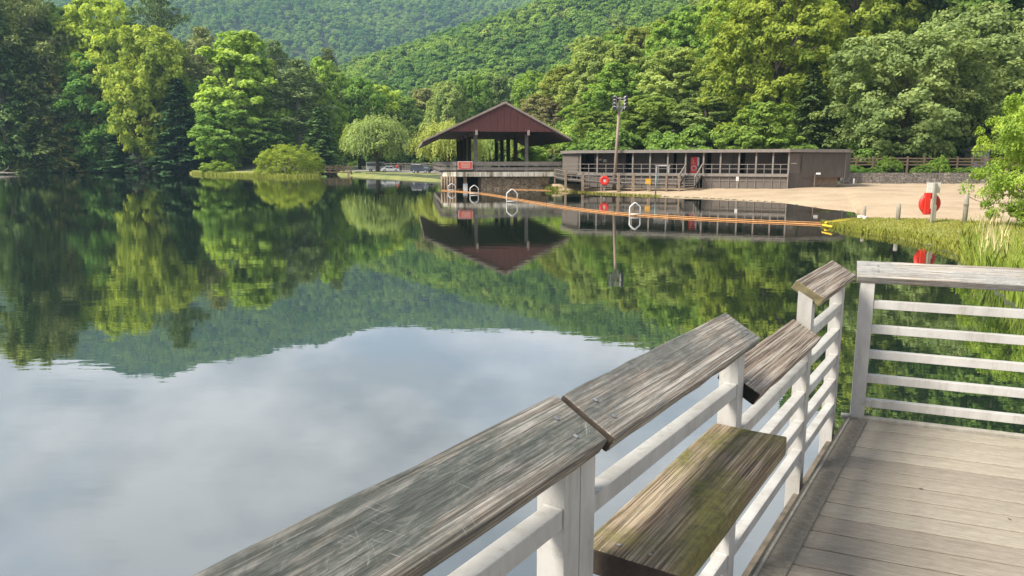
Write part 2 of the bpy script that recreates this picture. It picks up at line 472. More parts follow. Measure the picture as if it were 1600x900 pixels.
M['cream_sign'] = simple('cream_sign', (0.60, 0.57, 0.46), (0.5, 0.47, 0.38), 6, 0.6)
M['red_buoy'] = simple('red_buoy', (0.72, 0.035, 0.022), (0.60, 0.025, 0.018), 5, 0.45)
M['red_sign'] = simple('red_sign', (0.66, 0.10, 0.055), (0.55, 0.07, 0.04), 6, 0.5)
M['yellow_sign'] = simple('yellow_sign', (0.72, 0.38, 0.02), (0.6, 0.30, 0.015), 6, 0.5)
M['orange_rope'] = simple('orange_rope', (0.58, 0.27, 0.08), (0.36, 0.18, 0.07), 3, 0.7)
M['yellow_rope'] = simple('yellow_rope', (0.70, 0.50, 0.03), (0.55, 0.36, 0.02), 3, 0.6)
M['green_pole'] = simple('green_pipe', (0.16, 0.24, 0.22), (0.10, 0.15, 0.14), 4, 0.5)
M['grey_post'] = simple('grey_post', (0.34, 0.31, 0.265), (0.20, 0.18, 0.15), 7, 0.85, 0.004, (1, 1, 0.2))
M['fence'] = simple('fence_rail', (0.19, 0.13, 0.085), (0.11, 0.075, 0.05), 4, 0.85)
M['lamp_metal'] = simple('lamp_metal', (0.42, 0.42, 0.43), (0.25, 0.25, 0.26), 6, 0.4, 0, None, 0.5)
M['lamp_face'] = simple('lamp_face', (0.03, 0.03, 0.035), (0.02, 0.02, 0.02), 6, 0.15)
M['shed'] = simple('shed_wall', (0.30, 0.31, 0.31), (0.22, 0.225, 0.23), 3, 0.7)
M['tyre'] = simple('tyre', (0.02, 0.02, 0.02), (0.012, 0.012, 0.012), 8, 0.8)
M['rim'] = simple('rim', (0.45, 0.45, 0.46), (0.3, 0.3, 0.3), 8, 0.35, 0, None, 0.7)
M['car_glass'] = simple('car_glass', (0.02, 0.024, 0.03), (0.015, 0.018, 0.02), 3, 0.08)
M['car_silver'] = simple('car_silver', (0.55, 0.57, 0.60), (0.48, 0.5, 0.53), 1, 0.3, 0, None, 0.2)
M['car_dark'] = simple('car_dark', (0.028, 0.035, 0.055), (0.02, 0.026, 0.042), 1, 0.25)
M['car_white'] = simple('car_white', (0.62, 0.64, 0.66), (0.52, 0.54, 0.56), 1, 0.35)
M['tail_red'] = simple('tail_light', (0.45, 0.02, 0.02), (0.3, 0.01, 0.01), 3, 0.3)
M['shirt_red'] = simple('red_cloth', (0.72, 0.07, 0.07), (0.55, 0.05, 0.05), 9, 0.9)
M['cloth_dark'] = simple('dark_cloth', (0.05, 0.05, 0.07), (0.03, 0.03, 0.045), 9, 0.9)
M['skin'] = simple('skin', (0.50, 0.31, 0.22), (0.44, 0.26, 0.18), 9, 0.6)
M['hair'] = simple('hair', (0.05, 0.03, 0.02), (0.03, 0.02, 0.012), 9, 0.7)

def stone_mat(name, cols, scale):
    m, n, l, p = new_mat(name)
    p.inputs['Roughness'].default_value = 0.9
    t = n.new('ShaderNodeTexCoord'); mpn = n.new('ShaderNodeMapping')
    mpn.inputs['Scale'].default_value = (1, 1, 1.7)
    l.new(t.outputs['Object'], mpn.inputs[0])
    v = n.new('ShaderNodeTexVoronoi'); v.inputs['Scale'].default_value = scale
    e = n.new('ShaderNodeTexVoronoi'); e.feature = 'DISTANCE_TO_EDGE'; e.inputs['Scale'].default_value = scale
    l.new(mpn.outputs[0], v.inputs['Vector']); l.new(mpn.outputs[0], e.inputs['Vector'])
    sp = n.new('ShaderNodeSeparateXYZ'); l.new(v.outputs['Color'], sp.inputs[0])
    col = ramp(n, l, sp.outputs[0], [(i / (len(cols) - 1), c) for i, c in enumerate(cols)])
    jt = ramp(n, l, e.outputs['Distance'], [(0.02, (0.35, 0.33, 0.30)), (0.10, (1, 1, 1))])
    col = mixc(n, l, 1.0, col, jt, 'MULTIPLY')
    col = mixc(n, l, 0.5, col, ramp(n, l, noise_node(n, l, 1.2, 5, 0.6), [(0.3, (0.6, 0.6, 0.58)), (0.7, (1.3, 1.28, 1.2))]), 'MULTIPLY')
    l.new(col, p.inputs['Base Color'])
    l.new(bump(n, l, jt, 0.04), p.inputs['Normal'])
    return m
M['stone'] = stone_mat('pavilion_stone', [(0.32, 0.22, 0.14), (0.46, 0.35, 0.23), (0.40, 0.31, 0.22), (0.56, 0.45, 0.31)], 3.0)
M['wall_stone'] = stone_mat('retaining_stone', [(0.13, 0.115, 0.105), (0.23, 0.205, 0.185), (0.17, 0.155, 0.14), (0.30, 0.275, 0.25)], 2.6)

def slab_mat():
    m, n, l, p = new_mat('stained_concrete')
    p.inputs['Roughness'].default_value = 0.85
    a = noise_node(n, l, 2.6, 6, 0.7, 'Object', (1, 1, 0.10))
    col = ramp(n, l, a, [(0.38, (0.16, 0.13, 0.085)), (0.47, (0.46, 0.42, 0.34)), (0.60, (0.66, 0.62, 0.54))])
    l.new(col, p.inputs['Base Color'])
    return m
M['slab'] = slab_mat()

# ------------------------------------------------------------------ terrain
def itp(px, tab):
    return np.interp(px, [t[0] for t in tab], [t[1] for t in tab])

SHORE = [(-1400, 290), (-300, 276), (0, 270.5), (150, 269.5), (300, 271), (330, 273), (440, 276), (495, 275), (505, 270), (525, 270), (535, 273), (560, 275.5), (600, 278), (650, 281),
         (690, 283.5), (750, 285), (840, 289), (858, 297), (946, 303), (1025, 306.5), (1100, 309.5), (1222, 316.5), (1290, 327), (1335, 332),
         (1370, 350), (1400, 371), (1460, 384), (1500, 400), (1515, 418), (1560, 447), (1600, 482), (1700, 570), (2200, 780)]
SHORE_Y = [(p, at_z(p, y, 0)[1]) for p, y in SHORE]
BACK_Y = [(840, 82.0), (880, 84.5), (1060, 77.5), (1233, 72.0), (1290, 74.0), (1330, 80.0), (1400, 82.0), (1560, 82.0), (1800, 82.0), (2400, 82.0)]
RIGHT_SKY = [(780, 165), (880, 122), (960, 78), (1040, 45), (1100, 8), (1200, -55), (1400, -120), (1700, -160), (2500, -160)]
MID_SKY = [(300, 190), (440, 150), (545, 104), (620, 80), (700, 56), (780, 36), (870, 14), (960, -12), (1100, -50), (1300, -120), (2500, -130)]
FAR_T = [(-1500, 0.24), (-400, 0.235), (90, 0.252), (240, 0.276), (480, 0.238), (600, 0.212), (700, 0.207), (800, 0.208), (900, 0.220), (960, 0.235), (1300, 0.25), (2600, 0.24)]

def sstep(a, b, x):
    t = np.clip((x - a) / (b - a), 0, 1)
    return t * t * (3 - 2 * t)

def wav(x, y, s, seed):
    a = np.sin(x / s + seed) * np.cos(y / s * 1.13 + seed * 1.7) + 0.5 * np.sin(x / s * 2.1 - y / s * 1.3 + seed * 2.3) \
        + 0.3 * np.cos(x / s * 3.7 + y / s * 3.1 + seed)
    return a / 1.8

def terrain(X, Y):
    X, Y = np.asarray(X, float), np.maximum(np.asarray(Y, float), 1.0)
    px = 800 + FE * X / Y
    s = Y - itp(px, SHORE_Y)
    z = np.where(s < 0, np.maximum(-1.5, 0.25 * s - 0.15), np.minimum(0.7, 0.02 + 0.07 * s))
    z = z + 0.12 * wav(X, Y, 4.0, 1.3) * sstep(2, 12, s)
    # left wooded bank
    lw = 1 - sstep(330, 560, px)
    z = z + lw * np.maximum(0, s - 6) * 0.13 * sstep(0, 40, s)
    # beach corridor sits a little under its own sand sheet
    by = itp(px, BACK_Y)
    inb = sstep(845, 870, px) * sstep(0.0, 4.0, s) * (1 - sstep(-1.0, 0.5, Y - by))
    z = z - 0.45 * inb
    # terrace behind the stone wall
    z = z + sstep(1318, 1340, px) * sstep(82.3, 83.4, Y) * 1.15
    # right slope
    rt = itp(px, RIGHT_SKY)
    tanr = (HORIZON - rt) / FE
    sl_ = np.maximum(0, (tanr * 300 - 13) / 205)
    z = z + sstep(760, 900, px) * np.maximum(0, np.minimum(Y, 330) - 96) * sl_ * sstep(96, 118, Y)
    # middle hill
    mt = (HORIZON - itp(px, MID_SKY)) / FE
    z = np.where(Y > 255, np.maximum(z, np.maximum(0, mt * 720 - 12) * sstep(250, 720, Y) ** 1.15 * (1 - 0.75 * sstep(720, 1100, Y))), z)
    # far mountain
    ft = itp(px, FAR_T)
    z = np.where(Y > 850, np.maximum(z, (ft * 1900 - 10) * sstep(800, 1900, Y) ** 0.95), z)
    z = z + sstep(380, 800, Y) * (9 * wav(X, Y, 62, 0.4) + 4 * wav(X, Y, 23, 2.2)) + sstep(950, 1500, Y) * 26 * wav(X, Y, 150, 5.1)
    return z

qs = np.concatenate([np.linspace(-2.4, -0.8, 40, endpoint=False), np.linspace(-0.8, 0.8, 330, endpoint=False), np.linspace(0.8, 2.4, 40)])
ys = np.concatenate([np.geomspace(4, 60, 40, endpoint=False), np.geomspace(60, 130, 70, endpoint=False), np.geomspace(130, 330, 70, endpoint=False), np.geomspace(330, 2300, 100)])
QQ, YY = np.meshgrid(qs, ys)
XX = QQ * YY
ZZ = terrain(XX, YY)

def grid_mesh(name, X, Y, Z, mat, kind='structure'):
    r, c = X.shape
    me = bpy.data.meshes.new(name)
    v = np.stack([X, Y, Z], -1).reshape(-1, 3).astype(np.float32)
    i = np.arange(r * c).reshape(r, c)
    f = np.stack([i[:-1, :-1], i[:-1, 1:], i[1:, 1:], i[1:, :-1]], -1).reshape(-1, 4)
    me.vertices.add(len(v)); me.vertices.foreach_set('co', v.ravel())
    me.loops.add(f.size); me.loops.foreach_set('vertex_index', f.ravel().astype(np.int32))
    me.polygons.add(len(f)); me.polygons.foreach_set('loop_start', np.arange(0, f.size, 4, dtype=np.int32))
    me.polygons.foreach_set('use_smooth', np.ones(len(f), bool))
    me.update(); me.validate()
    me.materials.append(mat)
    o = bpy.data.objects.new(name, me)
    COL.objects.link(o)
    o['kind'] = kind
    return o

grid_mesh('ground', XX, YY, ZZ, M['ground'])['label'] = 'wooded ground and hills around the lake'
wtr = grid_mesh('water', *np.meshgrid(np.linspace(-620, 320, 3), np.linspace(-40, 270, 3)), np.zeros((3, 3)), M['water'])
wtr['label'] = 'calm dark lake surface mirroring trees, hills and clouds'

def resample(pts, n):
    pts = np.array(pts, float)
    d = np.concatenate([[0], np.cumsum(np.hypot(*np.diff(pts[:, :2], axis=0).T))])
    t = np.linspace(0, d[-1], n)
    return np.stack([np.interp(t, d, pts[:, k]) for k in range(pts.shape[1])], -1)

def by_index(pts, n):
    pts = np.array(pts, float); t = np.linspace(0, len(pts) - 1, n)
    return np.stack([np.interp(t, np.arange(len(pts)), pts[:, k]) for k in range(pts.shape[1])], -1)

def loft(name, lower, upper, mat, nu, nv, amp=0.05, power=0.8, dome=0.0, label=None):
    """ground sheet between a waterside line and a back line, both (x, y, z)"""
    A, B = (resample(lower, nu), resample(upper, nu)) if len(lower) != len(upper) else (by_index(lower, nu), by_index(upper, nu))
    V = np.linspace(0, 1, nv)[:, None]
    X = A[None, :, 0] * (1 - V) + B[None, :, 0] * V
    Y = A[None, :, 1] * (1 - V) + B[None, :, 1] * V
    Z = A[None, :, 2] + (B[None, :, 2] - A[None, :, 2]) * V ** power + dome * np.sin(np.pi * V)
    rng = np.random.default_rng(3)
    Z = Z + amp * (0.6 * wav(X, Y, 0.9, 2.0) + 0.4 * wav(X, Y, 0.31, 4.0)) * np.minimum(1, V * 5)
    o = grid_mesh(name, X, Y, Z, mat)
    if label: o['label'] = label
    return o

def p3(px, py, z):
    x, y = at_z(px, py, z)
    return (x, y, z)

# sand beach, from just under the water up to building and stone wall
low = [p3(846, 295.0, -0.03), p3(870, 299, -0.06), p3(946, 304.2, -0.06), p3(1025, 307.6, -0.06), p3(1100, 310.6, -0.06), p3(1222, 318, -0.06), p3(1290, 329, -0.06), p3(1340, 334.5, -0.05),
       p3(1352, 341.5, 0.2), p3(1420, 343.5, 0.34), p3(1480, 344.5, 0.38), p3(1560, 350, 0.42), p3(1640, 356, 0.42), p3(1800, 368, 0.42), p3(2100, 385, 0.42)]
up = [(x_at(p, y), y, 0.72 + 0.10 * (p > 1240)) for p, y in [(846, 84.5), (870, 85.0), (946, 83.0), (1025, 81.0), (1100, 78.5), (1222, 74.2), (1275, 75.0), (1312, 79.5), (1335, 82.4), (1400, 82.4), (1470, 82.4), (1560, 82.4), (1640, 82.4), (1800, 82.4), (2100, 82.4)]]
loft('beach', low, up, M['sand'], 150, 46, 0.06, 0.75, 0.0, 'tan sand beach between the lake and the stone wall')
# grassy spit in front of the beach
low = [p3(1283, 351.5, -0.05), p3(1310, 360, -0.06), p3(1340, 366, -0.06), p3(1400, 374, -0.06), p3(1460, 388, -0.06), p3(1500, 403, -0.06), p3(1512, 421, -0.06), p3(1560, 450, -0.06), p3(1600, 485, -0.06), p3(1700, 572, -0.06), p3(2200, 790, -0.06)]
up = [p3(1284, 349.5, -0.03), p3(1312, 343.5, 0.10), p3(1352, 340.5, 0.26), p3(1420, 342.0, 0.40), p3(1480, 343.0, 0.46), p3(1560, 348, 0.5), p3(1640, 352, 0.5), p3(1720, 356, 0.5), p3(1800, 362, 0.5), p3(1950, 372, 0.5), p3(2150, 385, 0.5)]
loft('grass_bank', low, up, M['bank'], 120, 26, 0.05, 0.5, 0.06, 'grassy spit running out beside the beach')
SPIT_LOW, SPIT_UP = by_index(low, 120), by_index(up, 120)
# far lawn by the car park and the strip with the round bush
low = [p3(518, 271.2, -0.05), p3(540, 274, -0.06), p3(560, 276.2, -0.06), p3(600, 278.8, -0.06), p3(650, 281.8, -0.06), p3(690, 284.2, -0.06), p3(760, 286.5, -0.06)]
up = [(x_at(p, y), y, 0.86) for p, y in [(526, 196), (550, 186), (575, 176), (610, 166), (650, 153), (690, 146), (760, 140)]]
loft('lawn', low, up, M['lawn'], 60, 14, 0.03, 0.6, 0, 'mown grass slope below the parked cars')
low = [p3(296, 271.5, -0.05), p3(325, 273.8, -0.06), p3(380, 275.5, -0.06), p3(440, 277, -0.06), p3(497, 276.2, -0.05)]
up = [(x_at(p, y), y, 0.9) for p, y in [(300, 200), (330, 192), (380, 184), (440, 182), (500, 182)]]
loft('meadow_strip', low, up, M['bank'], 50, 10, 0.05, 0.6, 0, 'strip of rough grass under the round bush')['kind'] = 'structure'
up2 = [(x_at(p, y), y, 0.98) for p, y in [(535, 232), (560, 222), (585, 214), (620, 208), (660, 205), (700, 202), (760, 200)]]
low2 = [(x_at(p, y), y, 0.90) for p, y in [(535, 195), (550, 187), (575, 177), (610, 167), (650, 154), (690, 147), (760, 141)]]
loft('parking_road', low2, up2, M['gravel'], 40, 8, 0.0, 1, 0, 'grey gravel parking area behind the lawn')

# ------------------------------------------------------------------ trees: prototypes
def leaf_mesh(name, P, N, S, asp, T, mat, along=None):
    """many small diamond leaves: centres, normals, sizes, aspect, tint"""
    rng = np.random.default_rng(len(P))
    N = N / (np.linalg.norm(N, axis=1, keepdims=True) + 1e-9)
    R = rng.normal(size=N.shape) if along is None else along
    a = np.cross(N, np.cross(R, N)); a /= (np.linalg.norm(a, axis=1, keepdims=True) + 1e-9)
    b = np.cross(N, a)
    s = S[:, None]
    k = len(P)
    v = np.stack([P + a * s, P + b * s * asp + N * s * 0.12, P - a * s, P - b * s * asp + N * s * 0.12], 1).reshape(-1, 3).astype(np.float32)
    me = bpy.data.meshes.new(name)
    me.vertices.add(4 * k); me.vertices.foreach_set('co', v.ravel())
    me.loops.add(4 * k); me.loops.foreach_set('vertex_index', np.arange(4 * k, dtype=np.int32))
    me.polygons.add(k); me.polygons.foreach_set('loop_start', np.arange(0, 4 * k, 4, dtype=np.int32))
    me.update()
    at = me.attributes.new('tint', 'FLOAT', 'FACE')
    at.data.foreach_set('value', np.clip(T, 0, 1).astype(np.float32))
    me.materials.append(mat)
    return me

def trunk_mesh(name, pts, rads, limbs, mat):
    mb = MB().tube(pts, rads, 8)
    for lp, lr in limbs:
        mb.tube(lp, lr, 5, cap=False)
    me = bpy.data.meshes.new(name)
    me.from_pydata(mb.v, [], mb.f)
    me.polygons.foreach_set('use_smooth', np.ones(len(me.polygons), bool))
    me.materials.append(mat)
    return me

def rand_dirs(rng, n):
    d = rng.normal(size=(n, 3))
    return d / np.linalg.norm(d, axis=1, keepdims=True)

def cluster_leaves(rng, C, R, nl, leaf, flat=0.65, up=0.5, jitter=0.55, outward=None, tint_c=0.25):
    k = len(C)
    D = rand_dirs(rng, k * nl).reshape(k, nl, 3)
    D[..., 2] = np.where(D[..., 2] < -0.55, -D[..., 2] * 0.6, D[..., 2])
    rad = (0.45 + 0.6 * rng.random((k, nl, 1)) ** 0.6) * R[:, None, None]
    P = C[:, None, :] + D * rad * np.array([1, 1, flat])
    N = D * 0.55 + np.array([0, 0, up]) + rng.normal(size=D.shape) * jitter
    if outward is not None: N = N + outward[:, None, :] * 0.35
    S = leaf * (0.6 + 0.8 * rng.random((k, nl)))
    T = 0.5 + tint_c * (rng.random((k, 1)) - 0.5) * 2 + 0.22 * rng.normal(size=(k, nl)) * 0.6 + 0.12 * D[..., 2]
    return P.reshape(-1, 3), N.reshape(-1, 3), S.ravel(), T.ravel()

class Proto:
    def __init__(s, trunk, crown, h, w):
        s.trunk, s.crown, s.h, s.w = trunk, crown, h, w

def broad(seed, h=20.0, rx=6.0, base=0.16, ncl=170, nl=110, leaf=0.27, peak=0.55, mat='leaf', cr=(0.15, 0.27), bark='bark'):
    rng = np.random.default_rng(seed)
    ph = rng.random(4) * 6.28
    t = rng.random(ncl) ** 0.9
    a = rng.random(ncl) * 6.283
    tm = 0.40
    env = np.where(t > tm, np.sqrt(np.maximum(0.02, 1 - ((t - tm) / (1.04 - tm)) ** (1.4 / peak))), 1 - 0.45 * ((tm - t) / tm) ** 1.6)
    lob = 1 + 0.20 * np.sin(3 * a + ph[0] + 4 * t) + 0.15 * np.sin(5 * a + ph[1] - 7 * t) + 0.10 * np.sin(11 * t + ph[2])
    rad = rx * env * lob * (1 - 0.62 * rng.random(ncl) ** 1.6)
    zb = h * base
    C = np.stack([rad * np.cos(a), rad * np.sin(a), zb + t * (h * 0.97 - zb)], -1)
    R = rx * rng.uniform(cr[0], cr[1], ncl) * (0.75 + 0.35 * env)
    ow = C - np.array([0, 0, h * 0.5]); ow[:, 2] *= 0.4; ow /= np.linalg.norm(ow, axis=1, keepdims=True)
    P, N, S, T = cluster_leaves(rng, C, R, nl, leaf, 0.86, 0.42, 0.5, ow, 0.30)
    crown = leaf_mesh('crown', P, N, S, 0.62, T, M[mat])
    bx, by = rng.uniform(-0.5, 0.5, 2)
    r0 = h * 0.021
    tp = [(0, 0, -0.6), (0.05 * bx, 0.05 * by, h * 0.15), (bx * 0.5, by * 0.5, h * 0.45), (bx, by, h * 0.8), (bx, by, h * 0.93)]
    limbs = []
    for i in rng.choice(ncl, 16, replace=False):
        c = C[i]; z0 = max(h * 0.14, c[2] * rng.uniform(0.5, 0.75))
        st = Vector((bx * z0 / h, by * z0 / h, z0)); e = Vector(c)
        md = st.lerp(e, 0.5) + Vector((0, 0, 0.4))
        limbs.append(([st, md, e], [r0 * 0.42, r0 * 0.28, r0 * 0.08]))
    trunk = trunk_mesh('trunk', tp, [r0 * 1.25, r0, r0 * 0.75, r0 * 0.3, r0 * 0.08], limbs, M[bark])
    return Proto(trunk, crown, h, 2 * rx * 1.05)

def hemlock(seed, h=20.0, rx=4.2, step=0.42, droop=0.28, base=0.04, leaf=0.34, per=15, mat='needle', taper=0.85):
    rng = np.random.default_rng(seed)
    P, N, S, T, AL = [], [], [], [], []
    limbs = []
    z = h * base
    while z < h * 0.985:
        t = (z - h * base) / (h * (1 - base))
        nb = rng.integers(4, 7)
        a0 = rng.random() * 6.28
        for k in range(nb):
            L = rx * (1 - t) ** taper * rng.uniform(0.55, 1.15) + 0.25
            a = a0 + k * 6.283 / nb + rng.normal() * 0.25
            d = np.array([math.cos(a), math.sin(a), 0])
            sd = np.array([-d[1], d[0], 0])
            n = max(5, int(per * L / rx * 1.6))
            u = rng.uniform(0.18, 1.0, n) ** 0.75
            wid = L * 0.28 * (1.05 - u)
            off = rng.uniform(-1, 1, n) * wid
            pz = z + 0.10 * L * u - droop * L * u ** 2 - 0.3 * np.abs(off)
            p = d[None] * (L * u)[:, None] + sd[None] * off[:, None]
            p[:, 2] = pz + rng.normal(size=n) * 0.05
            m = 3
            pp = np.repeat(p, m, 0) + rng.normal(size=(n * m, 3)) * np.array([0.22, 0.22, 0.10])
            P.append(pp)
            N.append(np.array([0, 0, 1.0]) + rng.normal(size=pp.shape) * 0.33 + d * 0.3)
            AL.append(d[None] + sd[None] * np.repeat(np.sign(off), m)[:, None] * 0.7 + np.array([0, 0, -0.35]) + rng.normal(size=pp.shape) * 0.2)
            S.append(leaf * rng.uniform(0.6, 1.3, n * m))
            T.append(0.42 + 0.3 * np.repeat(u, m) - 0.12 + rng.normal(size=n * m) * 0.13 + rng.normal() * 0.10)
            if rng.random() < 0.25:
                limbs.append(([(0, 0, z), tuple(d * L * 0.5 + np.array([0, 0, z + 0.03 * L])), tuple(d * L * 0.9 + np.array([0, 0, z + 0.09 * L - droop * L * 0.8]))], [h * 0.004, h * 0.0025, h * 0.001]))
        z += step * rng.uniform(0.8, 1.2)
    crown = leaf_mesh('crown', np.concatenate(P), np.concatenate(N), np.concatenate(S), 0.38, np.concatenate(T), M[mat], np.concatenate(AL))
    r0 = h * 0.018
    trunk = trunk_mesh('trunk', [(0, 0, -0.6), (0, 0, h * 0.3), (0, 0, h * 0.7), (0, 0, h)], [r0 * 1.2, r0 * 0.85, r0 * 0.45, r0 * 0.06], limbs, M['bark'])
    return Proto(trunk, crown, h, 2 * rx)

def pine(seed, h=22.0, rx=4.2, base=0.22):
    rng = np.random.default_rng(seed)
    C, R, limbs = [], [], []
    z = h * base
    while z < h * 0.97:
        t = (z - h * base) / (h * (1 - base))
        prof = (0.45 + 0.9 * math.sin(math.pi * min(1, t * 0.85 + 0.12))) * (1 - t ** 3 * 0.85)
        a0 = rng.random() * 6.28
        for k in range(rng.integers(3, 6)):
            L = rx * prof * rng.uniform(0.45, 1.1)
            a = a0 + k * 1.4 + rng.normal() * 0.3
            e = np.array([math.cos(a) * L, math.sin(a) * L, z + L * rng.uniform(0.05, 0.35)])
            limbs.append(([(0, 0, z), tuple(e * np.array([0.55, 0.55, 0]) + np.array([0, 0, z + 0.06 * L])), tuple(e)], [h * 0.005, h * 0.0032, h * 0.001]))
            for f in np.linspace(0.45, 1.0, max(2, int(L / 0.9))):
                C.append([e[0] * f + rng.normal() * 0.3, e[1] * f + rng.normal() * 0.3, z + (e[2] - z) * f + 0.2])
                R.append(rng.uniform(0.75, 1.25))
        z += rng.uniform(0.75, 1.25)
    C, R = np.array(C), np.array(R)
    P, N, S, T = cluster_leaves(rng, C, R, 46, 0.30, 0.72, 0.5, 0.7, None, 0.22)
    crown = leaf_mesh('crown', P, N, S, 0.30, T, M['needle'])
    r0 = h * 0.016
    trunk = trunk_mesh('trunk', [(0, 0, -0.6), (0.1, 0, h * 0.4), (0, 0.1, h * 0.75), (0, 0, h)], [r0 * 1.2, r0 * 0.85, r0 * 0.5, r0 * 0.08], limbs, M['pale_bark'])
    return Proto(trunk, crown, h, 2 * rx)

def willow(seed, h=10.0, rx=6.0):
    rng = np.random.default_rng(seed)
    n = 1500
    D = rand_dirs(rng, n); D[:, 2] = np.abs(D[:, 2]) * 0.9 + 0.05
    lob = 1 + 0.16 * np.sin(4 * np.arctan2(D[:, 1], D[:, 0]) + 1) + 0.16 * np.sin(9 * D[:, 0] + 7 * D[:, 1] + seed)
    st = D * np.array([rx * 0.95, rx * 0.95, h * 0.58]) * (lob * rng.uniform(0.6, 1.0, n))[:, None] + np.array([0, 0, h * 0.42])
    m = 12
    L = rng.uniform(0.5, 2.0, n)
    u = np.linspace(0, 1, m)[None, :] + rng.normal(size=(n, m)) * 0.03
    hor = D.copy(); hor[:, 2] = 0; hor /= (np.linalg.norm(hor, axis=1, keepdims=True) + 1e-6)
    P = st[:, None, :] + hor[:, None, :] * (np.sqrt(np.abs(u)) * 0.55)[..., None] + np.array([0, 0, -1]) * (L[:, None] * u ** 1.2)[..., None] + rng.normal(size=(n, m, 3)) * 0.10
    P[..., 2] = np.maximum(P[..., 2], 0.8)
    N = D[:, None, :] * 0.8 + rng.normal(size=P.shape) * 0.45 + np.array([0, 0, 0.35])
    AL = np.array([0, 0, -1.0]) + rng.normal(size=P.shape) * 0.35 + hor[:, None, :] * 0.25
    S = 0.19 * rng.uniform(0.7, 1.3, (n, m))
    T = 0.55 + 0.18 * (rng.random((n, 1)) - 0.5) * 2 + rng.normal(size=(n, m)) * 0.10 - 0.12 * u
    k = 110
    D2 = rand_dirs(rng, k); D2[:, 2] = np.abs(D2[:, 2])
    C2 = D2 * np.array([rx * 0.92, rx * 0.92, h * 0.50]) * rng.uniform(0.75, 1.0, k)[:, None] + np.array([0, 0, h * 0.40])
    P2, N2, S2, T2 = cluster_leaves(rng, C2, rng.uniform(0.6, 1.2, k), 70, 0.17, 0.8, 0.4, 0.5, D2, 0.2)
    AL2 = rng.normal(size=P2.shape) + np.array([0, 0, -1.0])
    cat_ = lambda a_, b_: np.concatenate([a_.reshape(-1, 3), b_])
    crown = leaf_mesh('crown', cat_(P, P2), cat_(N, N2), np.concatenate([S.ravel(), S2]), 0.45, np.concatenate([T.ravel(), T2]), M['leaf'], cat_(AL, AL2))
    limbs = []
    for i in rng.choice(n, 14, replace=False):
        e = Vector(st[i]) * 0.9
        limbs.append(([Vector((0, 0, h * 0.22)), Vector((e.x * 0.45, e.y * 0.45, h * 0.22 + (e.z - h * 0.22) * 0.6)), e], [0.16, 0.10, 0.03]))
    trunk = trunk_mesh('trunk', [(0, 0, -0.5), (0.05, 0, h * 0.15), (0, 0, h * 0.3)], [0.42, 0.34, 0.25], limbs, M['bark'])
    return Proto(trunk, crown, h, 2 * rx)

def shrub(seed, h=4.0, rx=3.2, ncl=120, nl=110, leaf=0.12, cr=(0.14, 0.24), asp=0.5):
    rng = np.random.default_rng(seed)
    D = rand_dirs(rng, ncl); D[:, 2] = np.abs(D[:, 2])
    f = 1 - 0.35 * rng.random(ncl) ** 2
    lob = 1 + 0.06 * np.sin(3 * np.arctan2(D[:, 1], D[:, 0]) + seed) + 0.05 * np.sin(9 * D[:, 0] + 6 * D[:, 2])
    Q = np.sign(D) * np.abs(D) ** 0.78                       # squarish dome, steep sides
    C = Q * np.array([rx, rx, h * 0.86]) * (f * lob)[:, None]
    C[:, 2] = np.maximum(C[:, 2], 0.08 * h)
    R = rx * rng.uniform(cr[0], cr[1], ncl)
    P, N, S, T = cluster_leaves(rng, C, R, nl, leaf, 0.85, 0.35, 0.5, D, 0.25)
    P[:, 2] = np.maximum(P[:, 2], 0.02)
    crown = leaf_mesh('foliage', P, N, S, asp, T, M['leaf'])
    limbs = []
    for i in rng.choice(ncl, 14, replace=False):
        e = Vector(C[i]); limbs.append(([Vector((0, 0, 0)), e * 0.5 + Vector((0, 0, 0.3)), e], [0.06, 0.045, 0.015]))
    trunk = trunk_mesh('stem', [(0, 0, -0.4), (0, 0, h * 0.2), (0, 0, h * 0.5)], [0.09, 0.08, 0.04], limbs, M['bark'])
    return Proto(trunk, crown, h, 2 * rx * 1.08)

PR = {
    'b0': broad(11, 20, 6.0, 0.12, 240, 100, cr=(0.13, 0.22)), 'b1': broad(12, 20, 5.2, 0.08, 220, 105, cr=(0.14, 0.24)), 'b2': broad(13, 20, 6.8, 0.12, 260, 100, peak=0.5, cr=(0.12, 0.20)),
    'b3': broad(14, 20, 4.8, 0.05, 250, 95, peak=0.72, cr=(0.14, 0.23)), 'b4': broad(15, 20, 5.8, 0.04, 260, 95, cr=(0.11, 0.19)),
    'oak': broad(21, 20, 9.6, 0.12, 420, 110, 0.24, 0.5, cr=(0.085, 0.15)), 'oak2': broad(22, 20, 9.0, 0.10, 420, 110, 0.24, 0.5, cr=(0.085, 0.15)),
    'beech': broad(23, 20, 8.0, 0.05, 440, 100, 0.22, 0.55, cr=(0.07, 0.13)),
    'h0': hemlock(31), 'h1': hemlock(32, 20, 4.8, 0.46, 0.36), 'h2': hemlock(33, 20, 3.6, 0.40, 0.22),
    'p0': pine(41), 'p1': pine(42, 22, 3.6, 0.30),
    'w0': willow(51), 'w1': willow(52),
    's0': shrub(61, 4.0, 3.2, 620, 55, 0.06, (0.055, 0.10)), 's1': shrub(62, 3, 2.2, 110, 80), 'blossom': shrub(63, 3, 2.0, 60, 60, 0.13),
    'near': broad(71, 7.0, 3.4, 0.05, 330, 120, 0.075, 0.40, cr=(0.09, 0.16)),
}
TRNG = np.random.default_rng(99)

